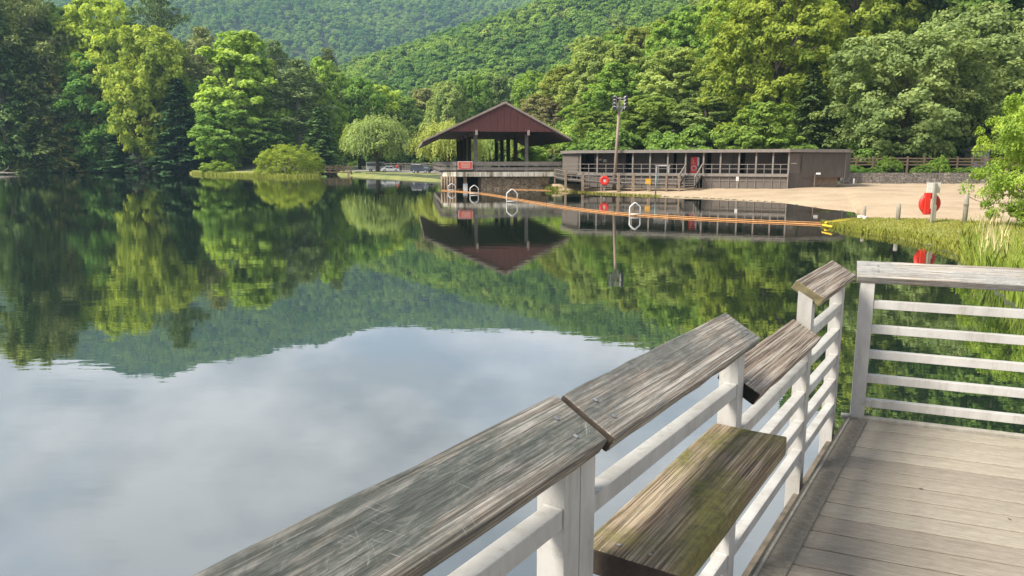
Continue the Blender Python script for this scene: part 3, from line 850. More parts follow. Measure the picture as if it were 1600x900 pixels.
def plant(kind, name, px, Y, ytop, width_px=None, color=(0.1, 0.18, 0.04), label=None, cat='tree', group=None, zbase=None, parts=('trunk', 'crown'), rz=None):
    pr = PR[kind]
    if px < 545: Y = max(Y, float(itp(px, SHORE_Y)) + (2.5 if cat == 'tree' else 1.5))
    X = x_at(px, Y)
    zb = float(terrain(X, Y)) - 0.1 if zbase is None else zbase
    h = max(2.0 if cat == 'tree' else 0.3, z_at(ytop, Y) - zb)
    sz = h / pr.h
    sx = (width_px / FE * Y) / pr.w if width_px else sz * TRNG.uniform(0.85, 1.1)
    e = empty(name, (X, Y, zb), TRNG.random() * 6.28 if rz is None else rz, label, cat, group)
    e.scale = (sx, sx, sz)
    for nm, me in zip(parts, (pr.trunk, pr.crown)):
        o = bpy.data.objects.new(nm, me)
        COL.objects.link(o); o.parent = e
        if me is pr.crown:
            j = TRNG.uniform(0.92, 1.08)
            o.color = (color[0] * j, color[1] * j, color[2] * j, 1)
    return e

LIME, BRIGHT, MIDG, DEEP = (0.20, 0.275, 0.05), (0.16, 0.25, 0.045), (0.12, 0.205, 0.045), (0.085, 0.16, 0.045)
OLIVE, BROWN, PALE, HEM = (0.155, 0.175, 0.05), (0.17, 0.155, 0.07), (0.19, 0.25, 0.085), (0.07, 0.115, 0.04)
PINE = (0.09, 0.13, 0.052)
GL = 'trees along the far left shore'
for a in [
    ('h1', 'hemlock_tree', 15, 214, -30, 130, HEM, 'dark hemlock overhanging the fallen log on the left shore'),
    ('b1', 'broadleaf_tree', 28, 232, -60, 130, (0.12, 0.155, 0.045), 'tall olive green tree behind the dark hemlock above the fallen log'),
    ('p0', 'pine_tree', 70, 226, -40, 110, (0.115, 0.14, 0.052), 'tall brownish pine standing behind the dark olive hemlock'),
    ('b0', 'broadleaf_tree', 118, 236, 8, 110, (0.12, 0.18, 0.04), 'mid green tree top between the brownish pine and the yellow green crown'),
    ('h0', 'hemlock_tree', 62, 210, 38, 105, (0.10, 0.135, 0.042), 'tall dark olive hemlock between the fallen log and the white flowering shrub'),
    ('h1', 'hemlock_tree', 95, 203, 62, 95, (0.18, 0.18, 0.055), 'brownish olive spruce with drooping boughs on the left shore'),
    ('b1', 'broadleaf_tree', 155, 206, 85, 110, (0.10, 0.185, 0.045), 'deep green leafy tree next to the brownish olive spruce'),
    ('b0', 'broadleaf_tree', 172, 232, -6, 120, (0.21, 0.275, 0.045), 'yellow green tree crown rising above the deep green leafy tree'),
    ('b2', 'broadleaf_tree', 243, 211, 42, 125, (0.185, 0.235, 0.045), 'broad olive lime tree above the white flowering shrub'),
    ('p0', 'pine_tree', 262, 236, -30, 90, PINE, 'tall feathery pine behind the broad olive lime tree'),
    ('p1', 'pine_tree', 326, 226, 42, 75, (0.13, 0.15, 0.062), 'brownish pine beside the tall bright green tulip tree'),
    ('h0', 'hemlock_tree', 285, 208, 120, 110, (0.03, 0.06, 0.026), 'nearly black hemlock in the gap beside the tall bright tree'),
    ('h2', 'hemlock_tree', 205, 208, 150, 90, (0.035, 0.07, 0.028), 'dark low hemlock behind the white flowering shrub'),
    ('b3', 'broadleaf_tree', 384, 204, 50, 122, (0.185, 0.265, 0.055), 'tall bright green tulip tree standing alone above the grass strip'),
    ('b4', 'broadleaf_tree', 352, 196, 165, 95, (0.12, 0.20, 0.045), 'low layered green tree at the foot of the tall bright tulip tree'),
    ('p0', 'pine_tree', 437, 216, 64, 80, (0.10, 0.14, 0.06), 'grey green pine directly behind the round bush'),
    ('p1', 'pine_tree', 470, 206, 92, 85, (0.105, 0.145, 0.058), 'thin pine with a bare pale trunk behind the round bush'),
    ('b3', 'broadleaf_tree', 511, 214, 92, 70, (0.17, 0.255, 0.05), 'slim tree with a rounded bright top above the footbridge'),
    ('p0', 'pine_tree', 518, 236, 76, 62, (0.09, 0.115, 0.05), 'dark pine tip showing behind the slim rounded tree'),
    ('h0', 'hemlock_tree', 500, 200, 165, 80, (0.07, 0.12, 0.04), 'green hemlock between the round bush and the footbridge'),
    ('b4', 'broadleaf_tree', 415, 200, 185, 70, (0.085, 0.145, 0.04), 'shaded green tree between tulip tree and round bush'),
    ('b2', 'broadleaf_tree', 562, 238, 122, 78, MIDG, 'mid green tree left of the willow crown, beyond the footbridge'),
    ('b0', 'broadleaf_tree', 596, 244, 134, 76, LIME, 'lime green tree top rising just behind the willow'),
    ('b1', 'broadleaf_tree', 632, 250, 150, 70, (0.12, 0.18, 0.05), 'soft green tree between the two willows'),
    ('b3', 'broadleaf_tree', 662, 262, 138, 60, (0.16, 0.17, 0.07), 'thin brownish tree behind the pale willow'),
]:
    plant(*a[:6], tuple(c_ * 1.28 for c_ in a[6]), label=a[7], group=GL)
plant('w0', 'willow_tree', 590, 178, 176, 108, (0.215, 0.275, 0.10), 'round pale green willow beside the parked cars', group='willows by the lake')
plant('w1', 'willow_tree', 700, 150, 184, 98, (0.28, 0.32, 0.095), 'yellowish willow behind the left eave of the pavilion', group='willows by the lake')
plant('w0', 'willow_tree', 846, 142, 190, 80, (0.25, 0.30, 0.10), 'pale willow behind the right end of the pavilion', group='willows by the lake')
plant('w1', 'willow_tree', 770, 165, 205, 100, (0.22, 0.29, 0.09), 'pale willow seen between the pavilion columns', group='willows by the lake')
for px, Y, yt, w, c, k, lb in [
    (700, 225, 128, 70, PALE, 'b2', 'pale green tree left of the pavilion roof'), (738, 240, 118, 66, MIDG, 'b0', 'mid green tree above the left roof slope of the pavilion'),
    (775, 262, 118, 64, (0.12, 0.17, 0.06), 'b1', 'dull green tree behind the pavilion ridge'), (832, 235, 112, 66, BRIGHT, 'b2', 'bright green tree above the right roof slope of the pavilion'),
    (842, 190, 148, 64, (0.19, 0.19, 0.08), 'b0', 'brownish olive tree behind the right roof slope'), (872, 182, 158, 58, (0.17, 0.16, 0.085), 'b1', 'sparse brown green tree between pavilion and floodlight pole'),
    (905, 160, 162, 62, (0.17, 0.25, 0.05), 'b2', 'leafy green tree left of the floodlight pole'), (880, 128, 212, 40, MIDG, 'b4', 'small green tree between pavilion and long building')]:
    plant(k, 'broadleaf_tree', px, Y, yt, w, c, lb, group='trees behind the pavilion')

# right-hand wood: named big ones, then rows up the slope
for a in [
    ('beech', 'broadleaf_tree', 1205, 112, -40, 200, (0.175, 0.225, 0.04), 'huge yellow olive beech above the right half of the long building'),
    ('beech', 'broadleaf_tree', 1150, 126, 40, 130, (0.165, 0.215, 0.045), 'olive green tree left of the huge yellow olive beech'),
    ('h1', 'hemlock_tree', 1262, 104, 92, 110, (0.065, 0.10, 0.03), 'dark hemlock behind the right end of the long building'),
    ('b4', 'broadleaf_tree', 1190, 96, 160, 110, (0.14, 0.21, 0.045), 'low spreading green tree just behind the long building roof'),
    ('beech', 'broadleaf_tree', 1318, 128, -110, 200, (0.165, 0.215, 0.04), 'tall yellow green tree between the beech and the big oak'),
    ('oak', 'oak_tree', 1405, 97, 50, 250, (0.155, 0.205, 0.075), 'big grey green oak with dark trunk behind the rail fence'),
    ('oak2', 'oak_tree', 1500, 103, 12, 240, (0.165, 0.215, 0.08), 'taller grey green oak with cream tips near the grey shed'),
    ('b2', 'broadleaf_tree', 1440, 132, -210, 220, (0.12, 0.18, 0.045), 'deep green tree filling the gap above both oaks'),
    ('b0', 'broadleaf_tree', 1590, 116, -200, 210, (0.10, 0.165, 0.04), 'dark green tree beyond the grey shed'),
    ('h0', 'hemlock_tree', 1560, 106, 70, 110, (0.05, 0.085, 0.03), 'shadowy hemlock standing behind the grey shed'),
    ('h1', 'hemlock_tree', 1340, 108, 130, 90, (0.05, 0.085, 0.03), 'dark hemlock between the long building and the big oak'),
    ('b1', 'broadleaf_tree', 1690, 114, -180, 210, MIDG, 'green tree past the end of the rail fence'),
    ('b3', 'broadleaf_tree', 958, 205, 88, 74, (0.25, 0.32, 0.04), 'glowing lime tree on the slope above the floodlight pole'),
    ('b2', 'broadleaf_tree', 1046, 198, 76, 84, (0.21, 0.30, 0.035), 'vivid green round tree on the slope above the long building'),
    ('b0', 'broadleaf_tree', 972, 268, 42, 74, (0.13, 0.18, 0.04), 'dark olive tree standing above the lime tree on the slope'),
    ('b4', 'broadleaf_tree', 1100, 118, 150, 96, (0.175, 0.235, 0.075), 'pale sage tree behind the middle of the long building'),
    ('b2', 'broadleaf_tree', 1010, 122, 150, 110, (0.17, 0.235, 0.055), 'wide green tree right of the floodlight pole'),
    ('b1', 'broadleaf_tree', 935, 130, 175, 74, (0.165, 0.22, 0.06), 'rounded green tree behind the left end of the long building'),
]:
    plant(*a[:7], label=a[7], group='trees on the right bank')
PAL = [('bright green', (0.19, 0.28, 0.05)), ('lime green', (0.235, 0.305, 0.05)), ('pale green', (0.22, 0.28, 0.085)), ('fresh green', (0.15, 0.24, 0.05)), ('olive', (0.185, 0.22, 0.05))]
def zone(y):
    return 'low on' if y < 180 else 'halfway up' if y < 240 else 'near the crest of'
for Y, n, x0, x1 in [(142, 8, 900, 1680), (168, 11, 880, 1660), (196, 13, 850, 1560), (226, 14, 840, 1480), (258, 15, 830, 1400), (292, 16, 800, 1330), (318, 15, 790, 1280)]:
    for i in range(n):
        px = x0 + (x1 - x0) * (i + TRNG.uniform(0.2, 0.8)) / n
        X = x_at(px, Y); zb = float(terrain(X, Y)); h = TRNG.uniform(15, 21) * (0.85 if Y < 150 else 1) * (1.65 if px > 1270 and Y < 200 else 1)
        nm, c = PAL[TRNG.integers(0, 5)]
        yt = 450 - F_PX * math.tan(math.atan2(zb + h - CAM_H, Y) + PITCH)
        plant(['b0', 'b1', 'b2', 'b4', 'b3'][TRNG.integers(0, 5)], 'broadleaf_tree', px, Y + TRNG.uniform(-9, 9), yt, TRNG.uniform(9.5, 13) * FE / Y,
              c, nm + ' broadleaf tree ' + zone(Y) + ' the slope above the long building', group=nm + ' trees ' + zone(Y) + ' the right slope')
PALL = [('deep green broadleaf', DEEP, 'b2'), ('mid green broadleaf', MIDG, 'b0'), ('dark needled hemlock', HEM, 'h1'), ('olive leaved', OLIVE, 'b1'), ('feathery grey green pine', PINE, 'p0')]
for Y, n, x0, x1 in [(226, 9, -140, 330), (250, 11, -160, 480), (278, 12, -160, 700), (304, 14, -120, 800)]:
    for i in range(n):
        px = x0 + (x1 - x0) * (i + TRNG.uniform(0.2, 0.8)) / n
        X = x_at(px, Y); zb = float(terrain(X, Y)); h = TRNG.uniform(24, 34) if px < 340 else TRNG.uniform(19, 24)
        nm, c, k = PALL[TRNG.integers(0, 5)]; c = tuple(c_ * 1.28 for c_ in c)
        yt = 450 - F_PX * math.tan(math.atan2(zb + h - CAM_H, Y) + PITCH)
        plant(k, 'forest_tree', px, Y + TRNG.uniform(-8, 8), yt, TRNG.uniform(10, 14) * FE / Y, c,
              nm + ' tree ' + ('deep inside' if Y < 265 else 'at the upper edge of') + ' the wood across the lake', group=nm + ' trees of the left wood')

# shrubs
plant('s0', 'shrub', 449, 166, 221, 104, (0.205, 0.265, 0.045), 'large round yellow green bush on the grass strip', 'shrub', zbase=0.25, parts=('stem', 'foliage'))
plant('blossom', 'flowering_shrub', 213, 199, 232, 30, (0.50, 0.45, 0.44), 'white flowering shrub under the dark left trees', 'shrub', parts=('stem', 'foliage'))
plant('s1', 'shrub', 340, 186, 252, 52, (0.15, 0.22, 0.04), 'low green bush at the left end of the grass strip', 'shrub', parts=('stem', 'foliage'))
plant('s1', 'shrub', 20, 198, 246, 60, (0.17, 0.19, 0.06), 'olive bush above the fallen log', 'shrub', parts=('stem', 'foliage'))
plant('s1', 'shrub', 4, 192, 212, 34, (0.16, 0.29, 0.03), 'bright green bush at the edge of the left wood', 'shrub', parts=('stem', 'foliage'))
plant('s1', 'shrub', 70, 199, 252, 60, (0.10, 0.13, 0.04), 'dull green bush at the water under the brownish spruce', 'shrub', parts=('stem', 'foliage'))
plant('s1', 'shrub', 150, 200, 240, 70, (0.055, 0.11, 0.03), 'dark leafy bush at the water under the deep green tree', 'shrub', parts=('stem', 'foliage'))
for px, yt, w, Y, c, lb in [(1390, 244, 40, 84.5, (0.10, 0.16, 0.035), 'dark green bush in front of the rail fence under the big oak'), (1467, 243, 36, 84.5, (0.12, 0.20, 0.035), 'taller bright bush at the middle of the rail fence'),
                            (1336, 258, 34, 84, (0.10, 0.19, 0.04), 'low bush on the wall beside the long building'), (1443, 257, 34, 84, (0.11, 0.17, 0.04), 'low spreading bush on the wall left of the taller bright bush'),
                            (1530, 261, 60, 84, (0.13, 0.21, 0.05), 'low green ground bush on the wall in front of the grey shed'), (1362, 262, 40, 84, (0.08, 0.14, 0.035), 'tiny dark bush on the wall between two fence posts'),
                            (1500, 262, 40, 84, (0.09, 0.15, 0.035), 'tiny bush on the wall right of the taller bright bush')]:
    plant('s1', 'shrub', px, Y, yt, w, c, lb, 'shrub', 'bushes on top of the stone wall', zbase=1.75, parts=('stem', 'foliage'))
plant('near', 'young_tree', 1622, 31, 140, 165, (0.175, 0.25, 0.045), 'bright green young tree leaning over the beach from the grass bank', 'tree', zbase=0.42)

# ------------------------------------------------------------------ far forest (one mass on the hills)
def far_crown(seed):
    rng = np.random.default_rng(seed)
    k = 26
    D = rand_dirs(rng, k); D[:, 2] = np.abs(D[:, 2])
    C = D * np.array([3.6, 3.6, 5.0]) * (1 - 0.4 * rng.random(k))[:, None] + np.array([0, 0, 7.0])
    P, N, S, T = cluster_leaves(rng, C, rng.uniform(1.2, 2.0, k), 44, 0.55, 0.8, 0.45, 0.4, D, 0.12)
    o = bpy.data.objects.new('forest_crown', leaf_mesh('forest_crown', P, N, S, 0.7, T, M['forest_leaf']))
    return o
FAR = [far_crown(s) for s in (81, 82, 83)]

def forest(name, pts, scl, label):
    me = bpy.data.meshes.new(name)
    me.vertices.add(len(pts)); me.vertices.foreach_set('co', pts.astype(np.float32).ravel())
    at = me.attributes.new('scl', 'FLOAT', 'POINT'); at.data.foreach_set('value', scl.astype(np.float32))
    o = bpy.data.objects.new(name, me); COL.objects.link(o)
    tag(o, label, 'forest', kind='stuff')
    ng = bpy.data.node_groups.new('forest_scatter', 'GeometryNodeTree')
    ng.interface.new_socket('Geometry', in_out='INPUT', socket_type='NodeSocketGeometry')
    ng.interface.new_socket('Geometry', in_out='OUTPUT', socket_type='NodeSocketGeometry')
    n, l = ng.nodes, ng.links
    gi, go = n.new('NodeGroupInput'), n.new('NodeGroupOutput')
    g2 = n.new('GeometryNodeGeometryToInstance')
    for f in FAR:
        oi = n.new('GeometryNodeObjectInfo'); oi.inputs['Object'].default_value = f
        l.new(oi.outputs['Geometry'], g2.inputs[0])
    m2p = n.new('GeometryNodeMeshToPoints'); l.new(gi.outputs[0], m2p.inputs['Mesh'])
    ip = n.new('GeometryNodeInstanceOnPoints'); ip.inputs['Pick Instance'].default_value = True
    l.new(m2p.outputs[0], ip.inputs['Points']); l.new(g2.outputs[0], ip.inputs['Instance'])
    ri = n.new('FunctionNodeRandomValue'); ri.data_type = 'INT'
    ri.inputs[4].default_value, ri.inputs[5].default_value = 0, 2
    l.new(ri.outputs[2], ip.inputs['Instance Index'])
    rv = n.new('FunctionNodeRandomValue'); rv.data_type = 'FLOAT_VECTOR'
    rv.inputs[0].default_value, rv.inputs[1].default_value = (0, 0, 0), (0, 0, 6.283)
    l.new(rv.outputs[0], ip.inputs['Rotation'])
    na = n.new('GeometryNodeInputNamedAttribute'); na.data_type = 'FLOAT'; na.inputs[0].default_value = 'scl'
    l.new(na.outputs[0], ip.inputs['Scale'])
    l.new(ip.outputs[0], go.inputs[0])
    md = o.modifiers.new('scatter', 'NODES'); md.node_group = ng
    return o

def scatter(p0, p1, y0, y1, spacing, smin, smax, seed):
    rng = np.random.default_rng(seed)
    q0, q1 = (p0 - 800) / FE, (p1 - 800) / FE
    area = (q1 - q0) * (y1 ** 2 - y0 ** 2) / 2
    n = int(area / spacing ** 2)
    Y = np.sqrt(rng.uniform(y0 ** 2, y1 ** 2, n)); X = rng.uniform(q0, q1, n) * Y
    Z = terrain(X, Y) - 1.0
    return np.stack([X, Y, Z], -1), rng.uniform(smin, smax, n)
a, sa = scatter(180, 1500, 330, 860, 5.0, 0.45, 1.25, 1)
forest('woodland', a, sa, 'sunlit green woodland covering the nearer hill')
a, sa = scatter(-250, 1350, 860, 1980, 8.0, 0.9, 1.6, 2)
forest('woodland', a, sa, 'hazy blue green forest covering the far mountain')

a, sa = scatter(800, 1750, 93, 330, 3.2, 0.16, 0.45, 3)
forest('undergrowth', a + np.array([0, 0, 0.4]), sa, 'green undergrowth covering the slope behind the long building')
a, sa = scatter(-200, 860, 232, 335, 5.0, 0.2, 0.5, 4)
forest('undergrowth', a + np.array([0, 0, 0.4]), sa, 'dark undergrowth below the trees of the left wood')

# ------------------------------------------------------------------ grass, reeds
def blades(name, X, Y, Z, h, w, lean, cols, label, seed):
    rng = np.random.default_rng(seed)
    n = len(X)
    a = rng.random(n) * 6.283
    sx, sy = np.cos(a) * w, np.sin(a) * w
    ld = rng.random(n) * 6.283
    lx, ly = np.cos(ld) * lean * h, np.sin(ld) * lean * h
    v = np.stack([np.stack([X - sx, Y - sy, Z - 0.05], -1), np.stack([X + sx, Y + sy, Z - 0.05], -1),
                  np.stack([X + sx * 0.7 + lx * 0.35, Y + sy * 0.7 + ly * 0.35, Z + h * 0.6], -1), np.stack([X + lx, Y + ly, Z + h], -1),
                  np.stack([X - sx * 0.7 + lx * 0.35, Y - sy * 0.7 + ly * 0.35, Z + h * 0.6], -1)], 1).reshape(-1, 3).astype(np.float32)
    me = bpy.data.meshes.new(name)
    me.vertices.add(5 * n); me.vertices.foreach_set('co', v.ravel())
    me.loops.add(5 * n); me.loops.foreach_set('vertex_index', np.arange(5 * n, dtype=np.int32))
    me.polygons.add(n); me.polygons.foreach_set('loop_start', np.arange(0, 5 * n, 5, dtype=np.int32))
    me.update()
    at = me.attributes.new('tint', 'FLOAT', 'FACE'); at.data.foreach_set('value', np.clip(0.5 + rng.normal(size=n) * 0.22, 0, 1).astype(np.float32))
    me.materials.append(M['grass_blade'])
    o = bpy.data.objects.new(name, me); COL.objects.link(o)
    o.color = (*cols, 1)
    return tag(o, label, 'grass', kind='stuff')

def spit_points(n, seed, v0=0.0, v1=1.0, u0=0.0, u1=1.0):
    rng = np.random.default_rng(seed)
    u, v = rng.uniform(u0, u1, n) * 118, rng.uniform(v0, v1, n)
    i = u.astype(int); f = (u - i)[:, None]
    A = SPIT_LOW[i] * (1 - f) + SPIT_LOW[i + 1] * f; B = SPIT_UP[i] * (1 - f) + SPIT_UP[i + 1] * f
    p = A * (1 - v[:, None]) + B * v[:, None]
    z = A[:, 2] + (B[:, 2] - A[:, 2]) * np.sqrt(v) + 0.06 * np.sin(np.pi * v)
    return p[:, 0], p[:, 1], z, rng
X, Y, Z, rg = spit_points(26000, 5, 0.0, 1.0, 0.0, 0.9)
blades('grass', X, Y, Z, rg.uniform(0.03, 0.10, len(X)), rg.uniform(0.008, 0.02, len(X)), 0.5, (0.20, 0.205, 0.05), 'short grass on the spit beside the beach', 6)
X, Y, Z, rg = spit_points(2600, 8, 0.0, 0.14, 0.0, 0.75)
blades('waterside_grass', X, Y, np.maximum(Z, 0), rg.uniform(0.10, 0.30, len(X)), rg.uniform(0.01, 0.022, len(X)), 0.55, (0.19, 0.205, 0.045), 'longer tufts of grass drooping at the water edge of the spit', 9)
rg = np.random.default_rng(12)
n = 5200
pxs = np.where(rg.random(n) < 0.8, rg.uniform(1525, 1760, n), rg.uniform(1500, 1560, n))
pys = rg.uniform(352, 470, n) + np.maximum(0, (pxs - 1560) * 0.55) * rg.random(n)
XY = np.array([at_z(a_, b_, 0.05) for a_, b_ in zip(pxs, pys)])
keep = pys < np.interp(pxs, [1500, 1515, 1560, 1600, 1700, 1760], [404, 425, 455, 492, 590, 640])
XY = XY[keep]
blades('reeds', XY[:, 0], XY[:, 1], np.full(len(XY), 0.03), rg.uniform(0.3, 0.8, len(XY)), rg.uniform(0.007, 0.016, len(XY)), 0.28, (0.16, 0.215, 0.04), 'tall bright green reeds on the bank beside the dock', 13)
n = 70
XY = np.array([at_z(a_, b_, 0.05) for a_, b_ in zip(rg.uniform(1525, 1572, n), rg.uniform(372, 420, n))])
blades('dry_reeds', XY[:, 0], XY[:, 1], np.full(n, 0.03), rg.uniform(0.6, 1.4, n), np.full(n, 0.016), 0.18, (0.48, 0.42, 0.24), 'dry straw coloured reed stalks among the green reeds', 14)
# tufts along far shores
def shore_tufts(name, line, n, h0, h1, col, label, seed, spread=1.2):
    rng = np.random.default_rng(seed)
    L = resample(line, 200)
    i = rng.integers(0, 199, n); f = rng.random((n, 1))
    p = L[i] * (1 - f) + L[i + 1] * f
    return blades(name, p[:, 0] + rng.normal(size=n) * 0.3, p[:, 1] + rng.uniform(-0.2, spread, n), np.full(n, 0.0), rng.uniform(h0, h1, n), rng.uniform(0.02, 0.05, n), 0.5, col, label, seed + 1)
shore_tufts('shore_grass', [p3(860, 297.3, 0), p3(946, 303.4, 0), p3(1030, 306.8, 0)], 1500, 0.06, 0.22, (0.20, 0.20, 0.05), 'thin grass along the sand bar below the walkway', 21, 0.7)
shore_tufts('walkway_grass', [p3(858, 293.5, 0.3), p3(946, 294.5, 0.35), p3(1050, 294, 0.42)], 1400, 0.42, 0.62, (0.15, 0.19, 0.045), 'weedy grass growing under the wooden walkway', 25, 1.4)
shore_tufts('rough_grass', [p3(300, 271.8, 0), p3(330, 274, 0), p3(440, 277, 0), p3(496, 276, 0)], 4500, 0.3, 1.0, (0.24, 0.27, 0.065), 'rough yellow grass along the strip below the round bush', 23, 4)

# ------------------------------------------------------------------ dock
A2 = Vector((*at_z(1323, 655, DECK_Z), 0)); B2 = Vector((*at_z(1174, 900, DECK_Z), 0))
RD = (A2 - B2).normalized()                   # along the long railing, away from the camera
RN = Vector((RD.y, -RD.x, 0))                 # inward, over the deck
R1 = Vector((*at_z(1330, 652, DECK_Z), 0)); R2 = Vector((*at_z(1600, 684, DECK_Z), 0))
ED = (R2 - R1).normalized()                   # along the end railing
EN = Vector((-ED.y, ED.x, 0))                 # outward, over the water

def rp(s, off, h):
    p = A2 + RD * s + RN * off
    return Vector((p.x, p.y, DECK_Z + h))
def ep(s, off, h):
    p = R1 + ED * s + EN * off
    return Vector((p.x, p.y, DECK_Z + h))

dock = empty('dock', (A2.x, A2.y, DECK_Z), 0, 'weathered beige plank deck of the fishing dock', 'dock')
def world_part(mb, name, mat, parent, bevel=0.0, smooth=False):
    """mesh given in world coordinates, hung under its thing"""
    L = parent.location
    mb.v = [(a - L.x, b - L.y, c - L.z) for a, b, c in mb.v]
    return mb.build(name, mat, parent, smooth, bevel)

# planks run along ED, their left ends cut along the long railing
PW, GAP = 0.152, 0.0115
ang_e = math.atan2(ED.y, ED.x)
k = 0
off = -0.035
while k < 30:
    # local frame: X along ED, origin on the plank's axis
    c = off - PW / 2
    def left_s(o):
        base = R1 + EN * o                     # point on the plank's edge line; find s where it meets the long railing line (offset inward .012)
        return ((A2 + RN * 0.012 - base).dot(RN)) / ED.dot(RN)
    sL0, sL1 = left_s(off), left_s(off - PW)
    mid = R1 + EN * c
    poly = [(sL1, -PW / 2), (6.2, -PW / 2), (6.2, PW / 2), (sL0, PW / 2)]
    pl = MB().prism(poly, -0.028, 0.0).build('plank', M['plank'], dock, False, 0.003, 1)
    pl.location = (mid.x - A2.x, mid.y - A2.y, TRNG.uniform(-0.0015, 0.0015))
    pl.rotation_euler = (0, 0, ang_e)
    off -= PW + GAP
    k += 1
o = [R1 + EN * -0.02 - ED * 0.0, R1 + EN * -0.02 + ED * 6.1, R1 - EN * 4.9 + ED * 6.1, A2 + RD * -5.1]
mb = MB().prism([(p.x, p.y) for p in o], DECK_Z - 0.075, DECK_Z - 0.04); world_part(mb, 'gap_shade_sheet', M['shade_black'], dock)  # black sheet added below the planks so their gaps look shaded
SN = -5.2                                       # near end of the long railing
eb = MB().box(0, 5.2, -0.115, 0.008, -0.10, 0.012).build('edge_board', M['edge'], dock, False, 0.006)
eb.location = rp(SN, 0, 0) - dock.location; eb.rotation_euler = (0, 0, math.atan2(RD.y, RD.x))
mb = MB().beam(rp(SN, 0.016, 0.008), rp(-0.02, 0.016, 0.008), 0.012, 0.022); world_part(mb, 'edge_lip', M['trim'], dock, 0.002)
mb = MB().beam(ep(-0.06, 0.0, 0.004), ep(6.2, 0.0, 0.004), 0.05, 0.026); world_part(mb, 'end_trim', M['trim'], dock, 0.003)
mb = MB().beam(rp(SN, -0.05, -0.24), rp(0.0, -0.05, -0.24), 0.07, 0.26); world_part(mb, 'side_beam', M['pile'], dock, 0.004)
mb = MB().beam(ep(0.0, -0.06, -0.18), ep(6.2, -0.06, -0.18), 0.06, 0.24); world_part(mb, 'end_beam', M['pile'], dock, 0.004)
for p in (rp(-0.35, 0.3, 0), rp(-2.4, 0.3, 0), rp(-4.4, 0.3, 0), ep(2.6, -0.35, 0), ep(5.2, -0.35, 0)):
    mb = MB().tube([(p.x, p.y, -1.4), (p.x, p.y, DECK_Z - 0.1)], 0.13, 12); world_part(mb, 'piling', M['pile'], dock, 0, True)

POST_W = 0.071
def slant_top_post(parent, c, axis_in, axis_al, hin, hout, hb=-0.25, w=POST_W):
    """square tube whose top is cut to the slope of the cap"""
    a, b = axis_in * (w / 2), axis_al * (w / 2)
    base = Vector((c.x, c.y, 0))
    vs = []
    for (sa_, sb_) in ((1, 1), (1, -1), (-1, -1), (-1, 1)):
        p = base + a * sa_ + b * sb_; vs.append((p.x, p.y, DECK_Z + hb))
    for (sa_, sb_) in ((1, 1), (1, -1), (-1, -1), (-1, 1)):
        p = base + a * sa_ + b * sb_; vs.append((p.x, p.y, DECK_Z + (hin if sa_ > 0 else hout)))
    mb = MB().add(vs, [(0, 1, 2, 3), (7, 6, 5, 4), (0, 4, 5, 1), (1, 5, 6, 2), (2, 6, 7, 3), (3, 7, 4, 0)])
    return world_part(mb, 'post', M['alu'], parent, 0.002)

def cap_board(parent, p_in0, p_in1, inward, width, rise, thick, mat, name='cap', end_mats=None):
    """sloping cap: p_in0/p_in1 = top inner edge ends (near, far); outer edge higher by rise"""
    L = (p_in1 - p_in0)
    xl = L.normalized()
    yv = (-inward * width + Vector((0, 0, rise))).normalized()
    zv = xl.cross(yv).normalized()
    if zv.z < 0: zv = -zv
    W = math.hypot(width, rise)
    Mx = Matrix((xl, yv, zv)).transposed().to_4x4()
    if xl.cross(yv).z < 0:                      # keep right-handed
        Mx = Matrix((xl, -yv, xl.cross(-yv))).transposed().to_4x4()
        y0, y1 = -W, 0
    else:
        y0, y1 = 0, W
    # slightly uneven board: subdivided box with worn edges
    mb = MB(); n = max(2, int(L.length / 0.12)); rng = random.Random(int(L.length * 1000))
    xs = [L.length * i / n for i in range(n + 1)]
    prof = []
    for i, x in enumerate(xs):
        j = rng.uniform(-0.0022, 0.0022); j2 = rng.uniform(-0.0022, 0.0022)
        prof.append([(x, y0 + j, -thick), (x, y1 + j2, -thick), (x, y1 + j2, 0), (x, (y0 + y1) / 2, rng.uniform(-0.0025, 0.0005)), (x, y0 + j, 0)])
    vs = [p for pr_ in prof for p in pr_]
    fs = []
    m = 5
    for i in range(n):
        for q_ in range(m):
            fs.append((i * m + q_, i * m + (q_ + 1) % m, (i + 1) * m + (q_ + 1) % m, (i + 1) * m + q_))
    mb.add(vs, fs + [tuple(range(m - 1, -1, -1)), tuple(n * m + q_ for q_ in range(m))])
    o = mb.build(name, mat, parent, False, 0.006, 2)
    o.matrix_local = Matrix.Translation(p_in0 - parent.location) @ Mx
    if True:
        for which, em in (end_mats or []) + [(w_, M['shaded_end_grain']) for w_ in ('near', 'far') if w_ not in [q_[0] for q_ in (end_mats or [])]]:
            o.data.materials.append(em)
            sidx = len(o.data.materials) - 1
            for pgn in o.data.polygons:
                xx = [o.data.vertices[v].co.x for v in pgn.vertices]
                if which == 'near' and max(xx) < 1e-4 or which == 'far' and min(xx) > L.length - 1e-4:
                    pgn.material_index = sidx
    return o, y0, y1, W

def screws(cap, spots):
    for x, y in spots:
        s_ = MB().tube([(x, y, 0.0005), (x, y, 0.0022)], 0.0058, 10).build('screw', M['screw'], cap)

